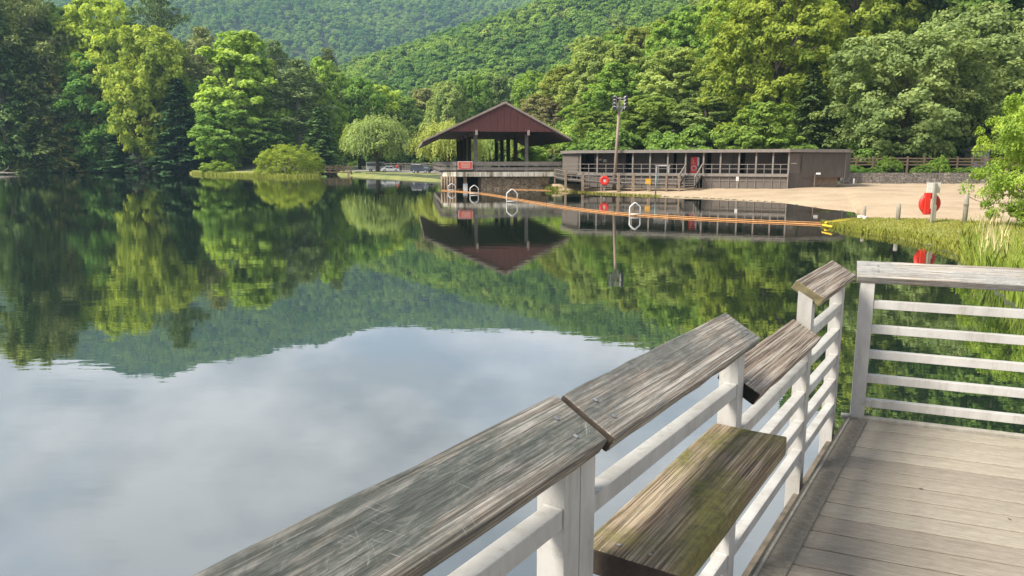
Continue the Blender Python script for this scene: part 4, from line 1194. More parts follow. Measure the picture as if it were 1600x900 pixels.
rail = empty('railing', rp(-2.6, -0.065, -0.05), 0, 'long aluminium dock railing with sloping weathered caps and mossy shelf', 'railing')
def hin(s): return 0.925 - 0.0165 * s
TH, CW, CR = 0.046, 0.14, 0.082
o, y0, y1, W = cap_board(rail, rp(SN, 0, hin(SN)), rp(-3.437, 0, hin(-3.437)), RN, CW, CR, TH, M['cap'])
o['label'] = 'cap board with dark green stain and scratches'
LL = 5.2 - 3.437
ya, yb = y0 + 0.3 * W, y0 + 0.66 * W
screws(o, [(LL - 0.085, ya), (LL - 0.082, yb)])
o, y0, y1, W = cap_board(rail, rp(-3.421, 0, hin(-3.421)), rp(-2.165, 0, hin(-2.165)), RN, CW, CR, TH, M['cap2'])
screws(o, [(0.075, y0 + 0.3 * W), (0.078, y0 + 0.66 * W), (1.26 - 0.07, y0 + 0.3 * W), (1.26 - 0.068, y0 + 0.66 * W)])
o, y0, y1, W = cap_board(rail, rp(-2.192, 0.008, 0.755), rp(-1.042, 0.008, 0.735), RN, CW, CR, TH + 0.008, M['cap3'], 'low_cap', [('near', M['rot'])])
o['label'] = 'lowered cap board with black rotten end'
screws(o, [(0.05, y0 + 0.4 * W), (1.09, y0 + 0.35 * W)])
o, y0, y1, W = cap_board(rail, rp(-1.02, 0, 0.93), rp(-0.075, 0, 0.928), RN, CW, CR, TH + 0.006, M['cap3'], 'cap', [('near', M['lichen_end'])])
screws(o, [(0.06, y0 + 0.4 * W), (0.88, y0 + 0.4 * W)])
PO = -0.09
def cap_under(s, off, low=False):
    base = (0.745 if low else hin(s))
    return base + CR / CW * (-off) - TH * 1.16
POSTS = [-5.0, -3.52, -3.445, -2.232, -1.0, -0.12]
for s in POSTS:
    a_, b_ = cap_under(s, PO + POST_W / 2), cap_under(s, PO - POST_W / 2)
    slant_top_post(rail, rp(s, PO, 0), RN, RD, a_ - 0.002, b_ - 0.002)
BH = [0.735, 0.58, 0.42, 0.265, 0.107]
BW = 0.046
def bar(s0, s1, h, dh=0.0):
    mb = MB().beam(rp(s0, PO + 0.008, h - BW / 2 + 0.023), rp(s1, PO + 0.008, h + dh - BW / 2 + 0.023), 0.046, BW)
    return world_part(mb, 'bar', M['alu'], rail, 0.002)
hp = POST_W / 2
for h in BH:
    bar(POSTS[4] + hp, POSTS[5] - hp, h)
for h in BH[1:]:
    bar(POSTS[3] + hp, POSTS[4] - hp, h)
bar(POSTS[2] + hp, POSTS[3] - hp, 0.80, -0.022)
for h in BH[3:]:
    bar(POSTS[2] + hp, POSTS[3] - hp, h)
bar(POSTS[0] + hp, POSTS[1] - hp, 0.845, -0.018)
for h in BH[1:]:
    bar(POSTS[0] + hp, POSTS[1] - hp, h)
# welds where bars meet the posts
for s0, hs in ((POSTS[4], BH), (POSTS[5], BH), (POSTS[3], [0.778] + BH[3:]), (POSTS[1], [0.827])):
    for h in hs:
        p = rp(s0 - hp - 0.003, PO + 0.008, h + 0.022)
        mb = MB().beam(p - RN * 0.024, p + RN * 0.024, 0.009, 0.010); world_part(mb, 'weld', M['alu'], rail, 0.003)
# mossy shelf between the double post and the next post
p0, p1 = rp(-3.335, 0.128, 0.645), rp(-2.272, 0.128, 0.645)
sh, y0, y1, W = cap_board(rail, p0, p1, RN, 0.258, 0.0, 0.07, M['shelf'], 'shelf')
sh['label'] = 'thick shelf board with yellow green moss'
screws(sh, [(0.05, y0 + 0.35 * W), (0.05, y0 + 0.68 * W), (1.0, y0 + 0.5 * W)])

erail = empty('railing', ep(1.5, 0, -0.05), 0, 'aluminium end railing with pale scratched wooden cap facing the beach', 'railing')
o, y0, y1, W = cap_board(erail, ep(-0.035, -0.045, 0.91), ep(6.3, -0.045, 0.905), -EN, CW, CR, 0.05, M['cap4'], 'cap')
screws(o, [(0.12, y0 + 0.35 * W), (0.12, y0 + 0.7 * W), (2.0, y0 + 0.5 * W)])
for s in (0.032, 2.15, 4.3, 6.2):
    slant_top_post(erail, ep(s, 0.02, 0), -EN, ED, 0.885, 0.93, -0.25, 0.078)
for s0, s1 in ((0.032, 2.15), (2.15, 4.3), (4.3, 6.2)):
    for h in BH:
        mb = MB().beam(ep(s0 + 0.039, 0.012, h), ep(s1 - 0.039, 0.012, h), 0.046, 0.05)
        world_part(mb, 'bar', M['alu'], erail, 0.002)

lf = None
for px_, py_, r_ in ((1438, 764, 0.3), (1578, 812, 1.9), (1322, 688, 2.6), (1292, 734, 0.9)):
    x_, y_ = at_z(px_, py_, DECK_Z)
    if lf is None:
        mb = MB(); mb.add([(-0.022, 0, 0.003), (-0.006, -0.010, 0.001), (0.012, -0.008, 0.002), (0.024, 0, 0.007), (0.012, 0.009, 0.004), (-0.006, 0.010, 0.003), (0.0, 0.0, 0.007)],
                          [(0, 1, 6), (1, 2, 6), (2, 3, 6), (3, 4, 6), (4, 5, 6), (5, 0, 6)])
        lf = mb.build('dead_leaf', M['bark']); o = lf
        tag(lf, 'small curled dead leaf lying on the dock planks', 'leaf', 'dead leaves on the dock')
    else:
        o = lf.copy(); COL.objects.link(o)
    o.location = (x_, y_, DECK_Z + 0.001); o.rotation_euler = (0, 0, r_); o.scale = (0.5, 0.5, 0.5)

# ------------------------------------------------------------------ pavilion on the shore
PY = 87.0
PX0 = x_at(786, PY)
PA = math.radians(7.9)
pav = empty('pavilion', (PX0, PY, 0), PA, 'open lakeside pavilion with barn red gable and stained concrete deck', 'pavilion')
def lx(px):                                     # local x on the front plane of the pavilion
    q = (px - 800) / FE
    # point (PX0 + t cos, PY + t sin) with x/y = q
    return (q * PY - PX0) / (math.cos(PA) - q * math.sin(PA))
zt = lambda y: z_at(y, PY)
DZ, DB = zt(268.3), zt(275.5)
xl_, xr_ = lx(692), lx(866)
xc = lx(712)
DEPTH = 30.0
deckpoly = [(xc, -1.2), (xr_, -1.2), (xr_, DEPTH + 2), (xl_, DEPTH + 2), (xl_, 1.2)]
MB().prism(deckpoly, DB + 0.05, DZ - 0.05).build('deck', M['grey_wood'], pav)
n = 9
for i in range(n):
    a_, b_ = xc + (xr_ - xc) * i / n, xc + (xr_ - xc) * (i + 1) / n
    MB().box(a_ + 0.02, b_ - 0.02, -1.32, -1.2, DB, DZ).build('fascia_panel', M['slab'], pav)
fl = Vector((xl_ - xc, 2.4, 0)); fl_n = Vector((-2.4, xl_ - xc, 0)).normalized()
for i in range(2):
    p, q_ = Vector((xc, -1.2, 0)) + fl * (i / 2), Vector((xc, -1.2, 0)) + fl * ((i + 1) / 2)
    MB().beam(p.lerp(q_, 0.01) + Vector((0, -0.06, (DB + DZ) / 2)), p.lerp(q_, 0.99) + Vector((0, -0.06, (DB + DZ) / 2)), 0.12, DZ - DB).build('fascia_panel', M['slab'], pav)
# stone base, piers, timber bulkhead
MB().box(lx(751), lx(857), -0.75, DEPTH, -0.6, DB + 0.04).build('stone_base', M['stone'], pav)
MB().box(lx(723.5), lx(728.5), -0.75, -0.2, -0.6, DB + 0.04).build('pier', M['stone'], pav)
MB().box(lx(722.7), lx(729.3), -0.85, -0.1, -0.6, 0.7).build('pier_foot', M['white'], pav)
MB().box(lx(716), lx(750), 3.0, 3.4, -0.6, DB + 0.03).build('void_shade_panel', M['shade_black'], pav)  # black panel added as the shade of the void under the deck
for i in range(6):
    xx = lx(689.5 + i * 4.2)
    MB().tube([(xx, -0.9, -0.6), (xx, -0.9, DB + 0.03)], 0.14, 8).build('pile', M['tan_wood'], pav, True)
MB().box(lx(688), lx(713), -0.7, -0.55, -0.6, DB - 0.02).build('bulkhead', M['tan_wood'], pav)
# columns
BEAM = zt(206)
cxl, cxr = lx(743), lx(822.5)
for t in (0, 9, 16, 23, 30):
    for cx in (cxl, cxr):
        w = 0.19 if t == 0 else 0.24
        MB().box(cx - w, cx + w, t - w, t + w, DZ - 0.02, BEAM + 0.2).build('column', M['grey_wood'] if t == 0 else M['dark_wood'], pav)
for cx in (cxl, cxr):
    MB().box(cx - 0.13, cx + 0.13, -1.66, -1.50, zt(212), zt(204)).build('beam_end', M['roof_edge'], pav)
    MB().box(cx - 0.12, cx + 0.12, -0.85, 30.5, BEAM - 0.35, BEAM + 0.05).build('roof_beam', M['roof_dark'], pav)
# roof: two slopes with different spans
pk = (lx(787), zt(160.5)); el = (lx(660), zt(221.5)); er = (lx(887.5), zt(217))
for nm, e in (('left', el), ('right', er)):
    T_ = 0.22
    prof = [(pk[0], pk[1]), (e[0], e[1]), (e[0], e[1] - T_), (pk[0], pk[1] - T_ * 1.3)]
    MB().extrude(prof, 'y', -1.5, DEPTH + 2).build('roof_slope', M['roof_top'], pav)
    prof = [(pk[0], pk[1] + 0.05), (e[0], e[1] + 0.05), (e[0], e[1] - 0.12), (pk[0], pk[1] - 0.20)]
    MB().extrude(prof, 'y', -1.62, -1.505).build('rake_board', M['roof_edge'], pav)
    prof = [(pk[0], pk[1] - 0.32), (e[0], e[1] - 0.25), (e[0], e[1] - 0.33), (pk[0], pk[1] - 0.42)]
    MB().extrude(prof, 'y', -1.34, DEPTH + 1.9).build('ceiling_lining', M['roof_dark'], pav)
# flat dark ceiling at beam height, then gable boards
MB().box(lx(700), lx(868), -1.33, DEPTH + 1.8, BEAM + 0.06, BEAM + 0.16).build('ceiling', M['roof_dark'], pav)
gz = zt(206.5); gl, gr = lx(703), lx(866)
def roofz(x):
    e = el if x < pk[0] else er
    return pk[1] + (e[1] - pk[1]) * (x - pk[0]) / (e[0] - pk[0]) - 0.30
nb = 16
for i in range(nb):
    a_, b_ = gl + (gr - gl) * i / nb + 0.012, gl + (gr - gl) * (i + 1) / nb - 0.012
    za, zb_ = max(gz + 0.02, roofz(a_)), max(gz + 0.02, roofz(b_))
    pf = [(a_, gz), (b_, gz), (b_, zb_), (a_, za)]
    if a_ < pk[0] < b_: pf = [(a_, gz), (b_, gz), (b_, zb_), (pk[0], roofz(pk[0])), (a_, za)]
    MB().extrude(pf, 'y', -1.49, -1.44).build('gable_board', M['barn_red'], pav)
pf = [(gl, gz + 0.05), (gr, gz + 0.05), (gr, max(gz + 0.06, roofz(gr))), (pk[0], roofz(pk[0]) - 0.02), (gl, max(gz + 0.06, roofz(gl)))]
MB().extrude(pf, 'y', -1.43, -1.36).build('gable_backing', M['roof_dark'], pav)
# deck railing of two wide boards
RT, RM = zt(252.5), zt(261.5)
segs = [((xl_ - 0.25, 0.9), (xc, -1.1)), ((xc, -1.1), (xr_ + 0.6, -1.1)), ((xr_ + 0.6, -1.1), (xr_ + 0.2, DEPTH)), ((xl_ - 0.25, 0.9), (xl_ - 0.1, DEPTH))]
for (a_, b_) in segs:
    for zz, hh in ((RT - 0.24, 0.46), (RM - 0.16, 0.34)):
        MB().beam((*a_, zz), (*b_, zz), 0.09, hh).build('rail_board', M['grey_wood'], pav)
    Lg = math.hypot(b_[0] - a_[0], b_[1] - a_[1]); m = max(1, int(Lg / 2.6))
    for i in range(m + 1):
        x_, y_ = a_[0] + (b_[0] - a_[0]) * i / m, a_[1] + (b_[1] - a_[1]) * i / m
        MB().box(x_ - 0.07, x_ + 0.07, y_ + 0.05, y_ + 0.19, DZ - 0.05, RT + 0.02).build('rail_post', M['grey_wood'], pav)
# red notice on the railing (the photo does not resolve its words)
sg = empty('notice_sign', (0, 0, 0), 0, 'red notice board with pale lettering on the pavilion railing', 'sign')
sg.location = pav.matrix_world @ Vector((0, 0, 0)) if False else (PX0 + math.cos(PA) * lx(725.5) + math.sin(PA) * 1.25, PY + math.sin(PA) * lx(725.5) - math.cos(PA) * 1.25, zt(258.3))
sg.rotation_euler = (0, 0, PA)
MB().box(-0.84, 0.84, -0.03, 0.03, -0.45, 0.45).build('frame', M['white'], sg)
MB().box(-0.79, 0.79, -0.045, -0.031, -0.40, 0.40).build('board', M['red_sign'], sg)
rr = random.Random(4)
for r_ in range(4):
    x_ = -0.5 + 0.08 * (r_ % 2)
    mb = MB()
    while x_ < 0.46:
        w_ = rr.uniform(0.06, 0.16); mb.box(x_, min(0.52, x_ + w_), -0.052, -0.047, 0.22 - r_ * 0.165, 0.31 - r_ * 0.165); x_ += w_ + 0.06
    mb.build('lettering', M['cream_sign'], sg)

# ------------------------------------------------------------------ long bath house
HL = Vector((x_at(880, 80.5), 80.5, 0)); HR = Vector((x_at(1233, 71.5), 71.5, 0))
HD = (HR - HL).normalized(); HANG = math.atan2(HD.y, HD.x); HLEN = (HR - HL).length
house = empty('bath_house', (HL.x, HL.y, 0), HANG, 'long low brown timber bath house with railed porch behind the beach', 'building')
def hx(px, back=0.0):                            # local x of a picture column on a line parallel to the front
    q = (px - 800) / FE
    o_ = HL + Vector((-HD.y, HD.x, 0)) * back
    return (q * o_.y - o_.x) / (HD.x - q * HD.y)
FL, RT_, GZ = 2.02, 4.33, 0.72
HC = Vector((x_at(1321, 73.6), 73.6, 0))
def hloc(v):
    d = v - HL
    return (d.dot(HD), d.dot(Vector((-HD.y, HD.x, 0))))
cx_, cy_ = hloc(HC)
colx = [hx(p) for p in (907, 933.5, 961, 989, 1016, 1043.6, 1071.5, 1099.4, 1126, 1155, 1181.6, 1208, 1232.5)]
x0 = colx[0]; x1 = colx[-1]
roofpoly = [(x0 - 0.3, -0.35), (x1 + 0.1, -0.35), (cx_ + 0.25, cy_ - 0.30), (cx_ + 0.6, cy_ + 6), (x1, 9.5), (hx(880, 4.2) - 0.2, 9.5), (hx(880, 4.2) - 0.25, 4.0)]
MB().prism(roofpoly, RT_ - 0.03, RT_ + 0.04).build('roof', M['roof_top'], house)
inset = [(x0 - 0.22, -0.25), (x1 + 0.05, -0.25), (cx_ + 0.15, cy_ - 0.2), (cx_ + 0.5, cy_ + 5.9), (x1, 9.4), (hx(880, 4.2) - 0.1, 9.4), (hx(880, 4.2) - 0.15, 4.0)]
MB().prism(inset, RT_ - 0.20, RT_ - 0.032).build('roof_lining', M['dark_wood'], house)
for i in range(len(roofpoly)):
    a_, b_ = roofpoly[i], roofpoly[(i + 1) % len(roofpoly)]
    MB().beam((*a_, RT_ - 0.10), (*b_, RT_ - 0.10), 0.07, 0.30).build('fascia_board', M['fascia'], house)
# porch floor, edge beam, columns
MB().box(x0 - 0.3, x1, -0.1, 2.6, FL - 0.16, FL).build('porch_floor', M['grey_wood'], house)
MB().box(x0 - 0.3, x1 + 0.05, -0.16, -0.102, FL - 0.26, FL + 0.03).build('edge_beam', M['fascia'], house)
for x_ in colx:
    MB().box(x_ - 0.075, x_ + 0.075, -0.095, 0.055, FL, RT_ - 0.2).build('column', M['fascia'], house)
# back wall of the porch with doorways
BWY = 2.4
doors = [(912, 928), (978, 989), (1050, 1057), (1104, 1111), (1156, 1164)]
edges = [x0 - 0.3]
for a_, b_ in doors:
    edges += [hx(a_, BWY), hx(b_, BWY)]
edges.append(x1)
for i in range(0, len(edges), 2):
    a_, b_ = edges[i], edges[i + 1]
    nbd = max(1, int((b_ - a_) / 0.62))
    for j in range(nbd):
        u0_, u1_ = a_ + (b_ - a_) * j / nbd, a_ + (b_ - a_) * (j + 1) / nbd
        MB().box(u0_ + 0.006, u1_ - 0.006, BWY + (0.012 if j % 2 else 0), BWY + 0.12, FL, RT_ - 0.2).build('wall_panel', M['porch_wall'], house)
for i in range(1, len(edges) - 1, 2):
    MB().box(edges[i] - 0.05, edges[i + 1] + 0.05, BWY + 0.9, BWY + 1.0, FL, RT_ - 0.2).build('doorway_shade_panel', M['shade_black'], house)  # black sheet behind each opening, painted as the unlit interior
for px_, w_ in ((1030, 1.2), (1048, 0.5), (1136, 0.9)):
    xx = hx(px_, BWY - 0.2); MB().box(xx - w_ / 2, xx + w_ / 2, BWY - 0.12, BWY - 0.002, FL, RT_ - 0.2).build('partition', M['brown_wall_pale'], house)
# left end wall, rear, right wing
e0 = (x0 - 0.25, 0.3); e1 = (hx(880, 4.2), 4.2)
MB().beam((*e0, (FL - 0.2 + RT_ - 0.2) / 2), (*e1, (FL - 0.2 + RT_ - 0.2) / 2), 0.15, RT_ - FL).build('end_wall', M['brown_wall_pale'], house)
MB().beam((hx(880, 4.2), 4.2, 2.4), (hx(880, 4.2), 9.2, 2.4), 0.15, 3.4).build('end_wall', M['brown_wall'], house)
MB().box(hx(880, 4.2), x1, 9.1, 9.25, GZ - 0.4, RT_ - 0.2).build('rear_wall', M['brown_wall'], house)
wd = Vector((cx_ - x1, cy_, 0)); wl_ = wd.length; wdn = wd.normalized(); wnn = Vector((-wdn.y, wdn.x, 0))
def wing(t0, t1, z0, z1, back, th, name, mat):
    p = Vector((x1, 0, 0)) + wdn * t0 + wnn * (back + th / 2); q_ = Vector((x1, 0, 0)) + wdn * t1 + wnn * (back + th / 2)
    return MB().beam((p.x, p.y, (z0 + z1) / 2), (q_.x, q_.y, (z0 + z1) / 2), th, z1 - z0).build(name, mat, house)
wb = z_at(277.5, 73)
wing(0.06, wl_ * 0.22, FL + 0.02, RT_ - 0.34, 0.10, 0.1, 'wing_panel', M['brown_wall_pale'])
npan = 4
for i in range(npan):
    f0, f1 = 0.225 + 0.775 * i / npan, 0.225 + 0.775 * (i + 1) / npan
    wing(wl_ * f0 + 0.004, wl_ * f1 - 0.004, wb, RT_ - 0.28, -0.02, 0.12, 'wing_panel', M['brown_wall'])
wing(0.05, wl_ * 0.43, GZ - 0.3, FL, 0.03, 0.1, 'wing_skirt', M['brown_wall'])
wing(wl_ * 0.43, wl_ * 0.98, GZ - 0.3, wb, 0.7, 0.1, 'wing_foundation', M['tan_wood'])
wing(wl_ - 0.05, wl_ + 0.03, wb - 0.1, RT_ - 0.3, -0.06, 0.06, 'corner_trim', M['fascia'])
MB().beam((cx_, cy_, 2.9), (cx_ + 0.5, cy_ + 5.8, 2.9), 0.15, 2.7).build('wing_side_wall', M['brown_wall'], house)
wing(0.35, 0.95, FL + 0.98, FL + 1.04, 0.06, 0.03, 'small_plaque', M['cream_sign'])
# pipe and tap on the wing
p = Vector((x1, 0, 0)) + wdn * (wl_ * 0.45) - wnn * 0.15
MB().tube([(p.x, p.y, GZ), (p.x, p.y, 2.05)], 0.045, 8).build('standpipe', M['fascia'], house)
MB().box(p.x + 0.10, p.x + 0.50, p.y - 0.12, p.y + 0.1, 1.98, 2.14).build('meter_box', M['white'], house)
# skirt under the porch, one panel per bay
for i in range(len(colx) - 1):
    a_, b_ = colx[i], colx[i + 1]
    for j in range(2):
        u0_, u1_ = a_ + (b_ - a_) * j / 2, a_ + (b_ - a_) * (j + 1) / 2
        if i == 6: continue
        MB().box(u0_ + 0.02, u1_ - 0.02, 0.02, 0.08, GZ - 0.2, FL - 0.16).build('skirt_panel', M['brown_wall_pale'], house)
        MB().box(u0_ - 0.025, u0_ + 0.025, -0.05, 0.015, GZ - 0.2, FL - 0.262).build('skirt_post', M['fascia'], house)
    if i != 6:
        MB().box(a_ + 0.03, b_ - 0.03, -0.03, 0.012, 1.32, 1.37).build('skirt_rail', M['fascia'], house)
MB().box(x1 - 0.05, x1 + 0.05, -0.13, -0.03, GZ - 0.3, FL - 0.262).build('corner_post', M['fascia'], house)
# porch railing
for (a_, b_) in ((hx(883, 1.2), colx[6]), (colx[7], x1)):
    for zz in (FL + 0.92, FL + 0.48):
        MB().box(a_, b_, -0.05, -0.01, zz - 0.025, zz + 0.025).build('rail_bar', M['fascia'], house)
for i in range(len(colx) - 1):
    if i == 6: continue
    m_ = (colx[i] + colx[i + 1]) / 2
    MB().box(m_ - 0.03, m_ + 0.03, -0.058, -0.002, FL + 0.01, FL + 0.95).build('rail_post', M['fascia'], house)
# stairs
sx0, sx1 = colx[6] + 0.12, colx[7] - 0.12
for i in range(8):
    zz = FL - (i + 1) * (FL - GZ) / 8.2
    MB().box(sx0 - 0.04 * i, sx1 - 0.04 * i, -0.165 - 0.26 * (i + 1), -0.17 - 0.26 * i, zz - 0.05, zz).build('step', M['grey_wood'], house)
for xx in (sx0 - 0.05, sx1 + 0.05):
    MB().beam((xx, -0.2, FL - 0.2), (xx - 0.36, -2.3, GZ), 0.06, 0.24).build('stringer', M['dark_wood'], house)
    MB().beam((xx, -0.12, FL + 0.92), (xx - 0.36, -2.3, GZ + 0.92), 0.10, 0.14).build('handrail', M['fascia'], house)
    for f in (0.35, 0.7, 1.0):
        MB().box(xx - 0.36 * f - 0.03, xx - 0.36 * f + 0.03, -0.12 - 2.15 * f, -0.06 - 2.15 * f, GZ - 0.1, FL + 0.9 - (FL - GZ) * f).build('baluster', M['fascia'], house)
# things on the porch
def hworld(x, y, z):
    v = HL + HD * x + Vector((-HD.y, HD.x, 0)) * y
    return (v.x, v.y, z)
vm = empty('vending_machine', hworld(hx(1086, 1.5), 1.5, FL), HANG, 'red drink vending machine at the top of the porch steps', 'vending machine')
MB().box(-0.45, 0.45, 0.0, 0.75, 0.0, 1.68).build('cabinet', M['lamp_face'], vm, False, 0.02)
MB().box(-0.42, 0.22, -0.03, -0.002, 0.05, 1.64).build('front_panel', M['red_buoy'], vm, False, 0.01)
MB().box(0.23, 0.42, -0.03, -0.002, 0.75, 1.6).build('selection_panel', M['lamp_metal'], vm)
MB().ring((-0.08, -0.04, 0.52), 0.24, 0.045, 'y', 20, 6).build('front_emblem', M['white'], vm, True)
MB().tube([(-0.30, -0.04, 1.5), (-0.15, -0.04, 1.3), (-0.22, -0.04, 1.1), (0.0, -0.04, 0.95)], 0.045, 6).build('front_emblem', M['cream_sign'], vm, True)
tb = empty('counter_table', hworld(hx(1036, 0.9), 0.9, FL), HANG, 'white counter table on the porch left of the steps', 'table')
MB().box(-0.75, 0.75, -0.3, 0.3, 0.72, 0.84).build('table_top', M['white'], tb)
for a_ in (-0.62, 0.62):
    MB().box(a_ - 0.08, a_ + 0.08, -0.26, 0.26, 0.0, 0.718).build('leg', M['white'], tb)
for px_, z_, w_, h_, lb in ((935, 3.42, 0.72, 0.16, 'long white notice strip on the porch wall'), (945, 3.30, 0.34, 0.26, 'small square cream notice on the porch wall')):
    s_ = empty('wall_notice', hworld(hx(px_, BWY - 0.1), BWY - 0.05, z_), HANG, lb, 'sign')
    MB().box(-w_ / 2, w_ / 2, -0.02, 0.02, -h_ / 2, h_ / 2).build('board', M['cream_sign'], s_)
    MB().box(-w_ / 2 - 0.02, w_ / 2 + 0.02, 0.022, 0.034, -h_ / 2 - 0.02, h_ / 2 + 0.02).build('backing', M['white'], s_)

# ------------------------------------------------------------------ ramp walkway from pavilion to bath house
wpts = [(867, 85.0, 277.5), (884, 78.6, 281.5), (911, 77.3, 283.6), (940, 76.4, 285.4), (967, 75.5, 286.8), (990, 74.8, 287.6), (1016, 74.0, 288.4), (1042, 73.2, 289.0), (1062, 72.6, 289.4)]
W3 = [Vector((x_at(a_, y_), y_, z_at(z_, y_))) for a_, y_, z_ in wpts]
walk = empty('walkway', W3[4], 0, 'sloping wooden walkway with picket railing below the bath house porch', 'walkway')
for i in range(len(W3) - 1):
    a_, b_ = W3[i], W3[i + 1]
    d = (b_ - a_).normalized(); sd = Vector((-d.y, d.x, 0))
    mb = MB().beam(a_ + sd * 0.8, b_ + sd * 0.8, 1.6, 0.16); world_part(mb, 'deck_board', M['dark_wood'], walk)
    hh = 0.95
    mb = MB().beam(a_ + Vector((0, 0, hh)), b_ + Vector((0, 0, hh)), 0.10, 0.09); world_part(mb, 'top_rail', M['grey_wood'], walk)
    mb = MB().beam(a_ + Vector((0, 0, hh * 0.55)), b_ + Vector((0, 0, hh * 0.55)), 0.06, 0.07); world_part(mb, 'middle_rail', M['grey_wood'], walk)
    mb = MB().beam(a_ + Vector((0, 0, 0.12)), b_ + Vector((0, 0, 0.12)), 0.07, 0.10); world_part(mb, 'bottom_rail', M['grey_wood'], walk)
    nn = max(2, int((b_ - a_).length / 0.62))
    for j in range(1, nn):
        p = a_.lerp(b_, j / nn)
        mb = MB().box(p.x - 0.035, p.x + 0.035, p.y - 0.035, p.y + 0.035, p.z + 0.1, p.z + hh); world_part(mb, 'picket', M['grey_wood'], walk)
for i, p in enumerate(W3):
    w_ = 0.12 if i in (1, 2, 4, 5) else 0.07
    mb = MB().box(p.x - w_, p.x + w_, p.y - w_ - 0.1, p.y + w_ - 0.1, 0.2, p.z + 1.0); world_part(mb, 'post', M['tan_wood'], walk)

# ------------------------------------------------------------------ floodlight pole
FY = 77.3
fb = Vector((x_at(960, FY), FY, 0.5)); ft_ = Vector((x_at(966.5, FY), FY, z_at(152, FY)))
pole = empty('floodlight_pole', fb, 0, 'tall timber pole carrying two stacks of floodlights', 'light pole')
world_part(MB().tube([fb - Vector((0, 0, 0.6)), fb.lerp(ft_, 0.5), ft_], [0.18, 0.155, 0.125], 10), 'pole', M['tall_pole'], pole, 0, True)
world_part(MB().box(ft_.x - 0.62, ft_.x + 0.66, ft_.y - 0.16, ft_.y - 0.08, ft_.z - 1.0, ft_.z - 0.92).box(ft_.x - 0.62, ft_.x + 0.66, ft_.y - 0.16, ft_.y - 0.08, ft_.z - 0.14, ft_.z - 0.06), 'bracket', M['lamp_metal'], pole)
for sx_ in (-1, 1):
    for r_ in range(4):
        c = ft_ + Vector((sx_ * 0.50, -0.28, -0.05 - r_ * 0.34))
        d = Vector((sx_ * 0.55, -0.75, -0.35)).normalized()
        hd = world_part(MB().tube([c + d * -0.18, c + d * 0.08, c + d * 0.17], [0.09, 0.22, 0.25], 10), 'lamp_head', M['lamp_metal'], pole, 0, True)
        world_part(MB().tube([c + d * 0.171, c + d * 0.18], [0.22, 0.21], 10), 'lamp_glass', M['lamp_face'], pole)
world_part(MB().beam(ft_ + Vector((0.05, -0.2, -1.5)), ft_ + Vector((0.28, -0.2, -1.1)), 0.07, 0.10), 'brace', M['lamp_metal'], pole)

# ------------------------------------------------------------------ small signs, rings and posts on the shore
def signpost(name, px, Y, yb, yt, bw, bh, mat, label):
    x_ = x_at(px, Y); z0 = z_at(yb, Y); z1 = z_at(yt, Y)
    e = empty(name, (x_, Y, z0), 0, label, 'sign')
    MB().box(-0.04, 0.04, 0.0, 0.08, -0.3, z1 - z0).build('post', M['grey_post'], e)
    MB().box(-bw / 2, bw / 2, -0.03, -0.002, z1 - z0 - bh, z1 - z0 + 0.03).build('board', mat, e)
    return e
e = signpost('warning_sign', 1013.5, 72.4, 294, 279.6, 0.52, 0.5, M['yellow_sign'], 'yellow square sign on a short post by the walkway')
MB().box(-0.16, 0.16, -0.036, -0.031, 0.62, 0.66).box(-0.13, 0.13, -0.036, -0.031, 0.52, 0.56).build('lettering', M['cream_sign'], e)
signpost('notice_sign', 1153.5, 72.3, 291.5, 276.5, 0.26, 0.38, M['white'], 'small white sign on a thin post before the porch skirt')
e = empty('pipe_post', (x_at(1026, 70.6), 70.6, z_at(299, 70.6)), 0, 'thin grey green pipe standing on the sand bar', 'post')
hpp = z_at(272, 70.6) - z_at(299, 70.6)
MB().tube([(0, 0, -0.4), (0, 0, hpp)], 0.065, 8).build('pipe', M['green_pole'], e, True)
MB().tube([(0, 0, hpp), (0, 0, hpp + 0.05)], 0.085, 8).build('cap', M['green_pole'], e)

def ring_station(px, Y, ygr, yc, R, label, near):
    x_ = x_at(px, Y); z0 = z_at(ygr, Y); zc = z_at(yc, Y) - z0
    e = empty('life_ring_station', (x_, Y, z0), 0, label, 'life ring')
    if near:
        MB().box(-0.07, 0.07, -0.11, 0.03, -0.4, zc + 0.95).build('post', M['grey_post'], e, False, 0.01)
        MB().box(-0.10, 0.10, -0.14, -0.112, -0.1, zc - 0.05).build('post_splint', M['grey_post'], e, False, 0.008)
        MB().box(-0.33, 0.28, 0.032, 0.06, zc + 0.50, zc + 0.96).build('backboard', M['white'], e, False, 0.01)
        rg_ = MB().ring((-0.08, 0.16, zc), 0.37, 0.135, 'y', 32, 12, 0.8).build('ring', M['red_buoy'], e, True)
        MB().box(-0.37, -0.10, 0.03, 0.20, zc - 0.50, zc + 0.50).build('ring_cover', M['red_buoy'], e, False, 0.03)
    else:
        MB().box(-0.05, 0.05, 0.0, 0.1, -0.3, zc + 0.5).build('post', M['grey_post'], e)
        MB().ring((0, -0.09, zc), 0.34, 0.165, 'y', 8, 8, 0.5, math.pi / 8).build('ring', M['red_buoy'], e)
        MB().tube([(0, -0.04, zc), (0, -0.12, zc)], 0.15, 10).build('hub', M['cream_sign'], e)
    return e
ring_station(945, 74.6, 293.5, 282.2, 0.5, 'small orange red life ring on a post before the walkway', False)
ring_station(1464.5, 34.2, 341.5, 318.5, 0.5, 'large red life ring behind a grey post on the grass bank', True)

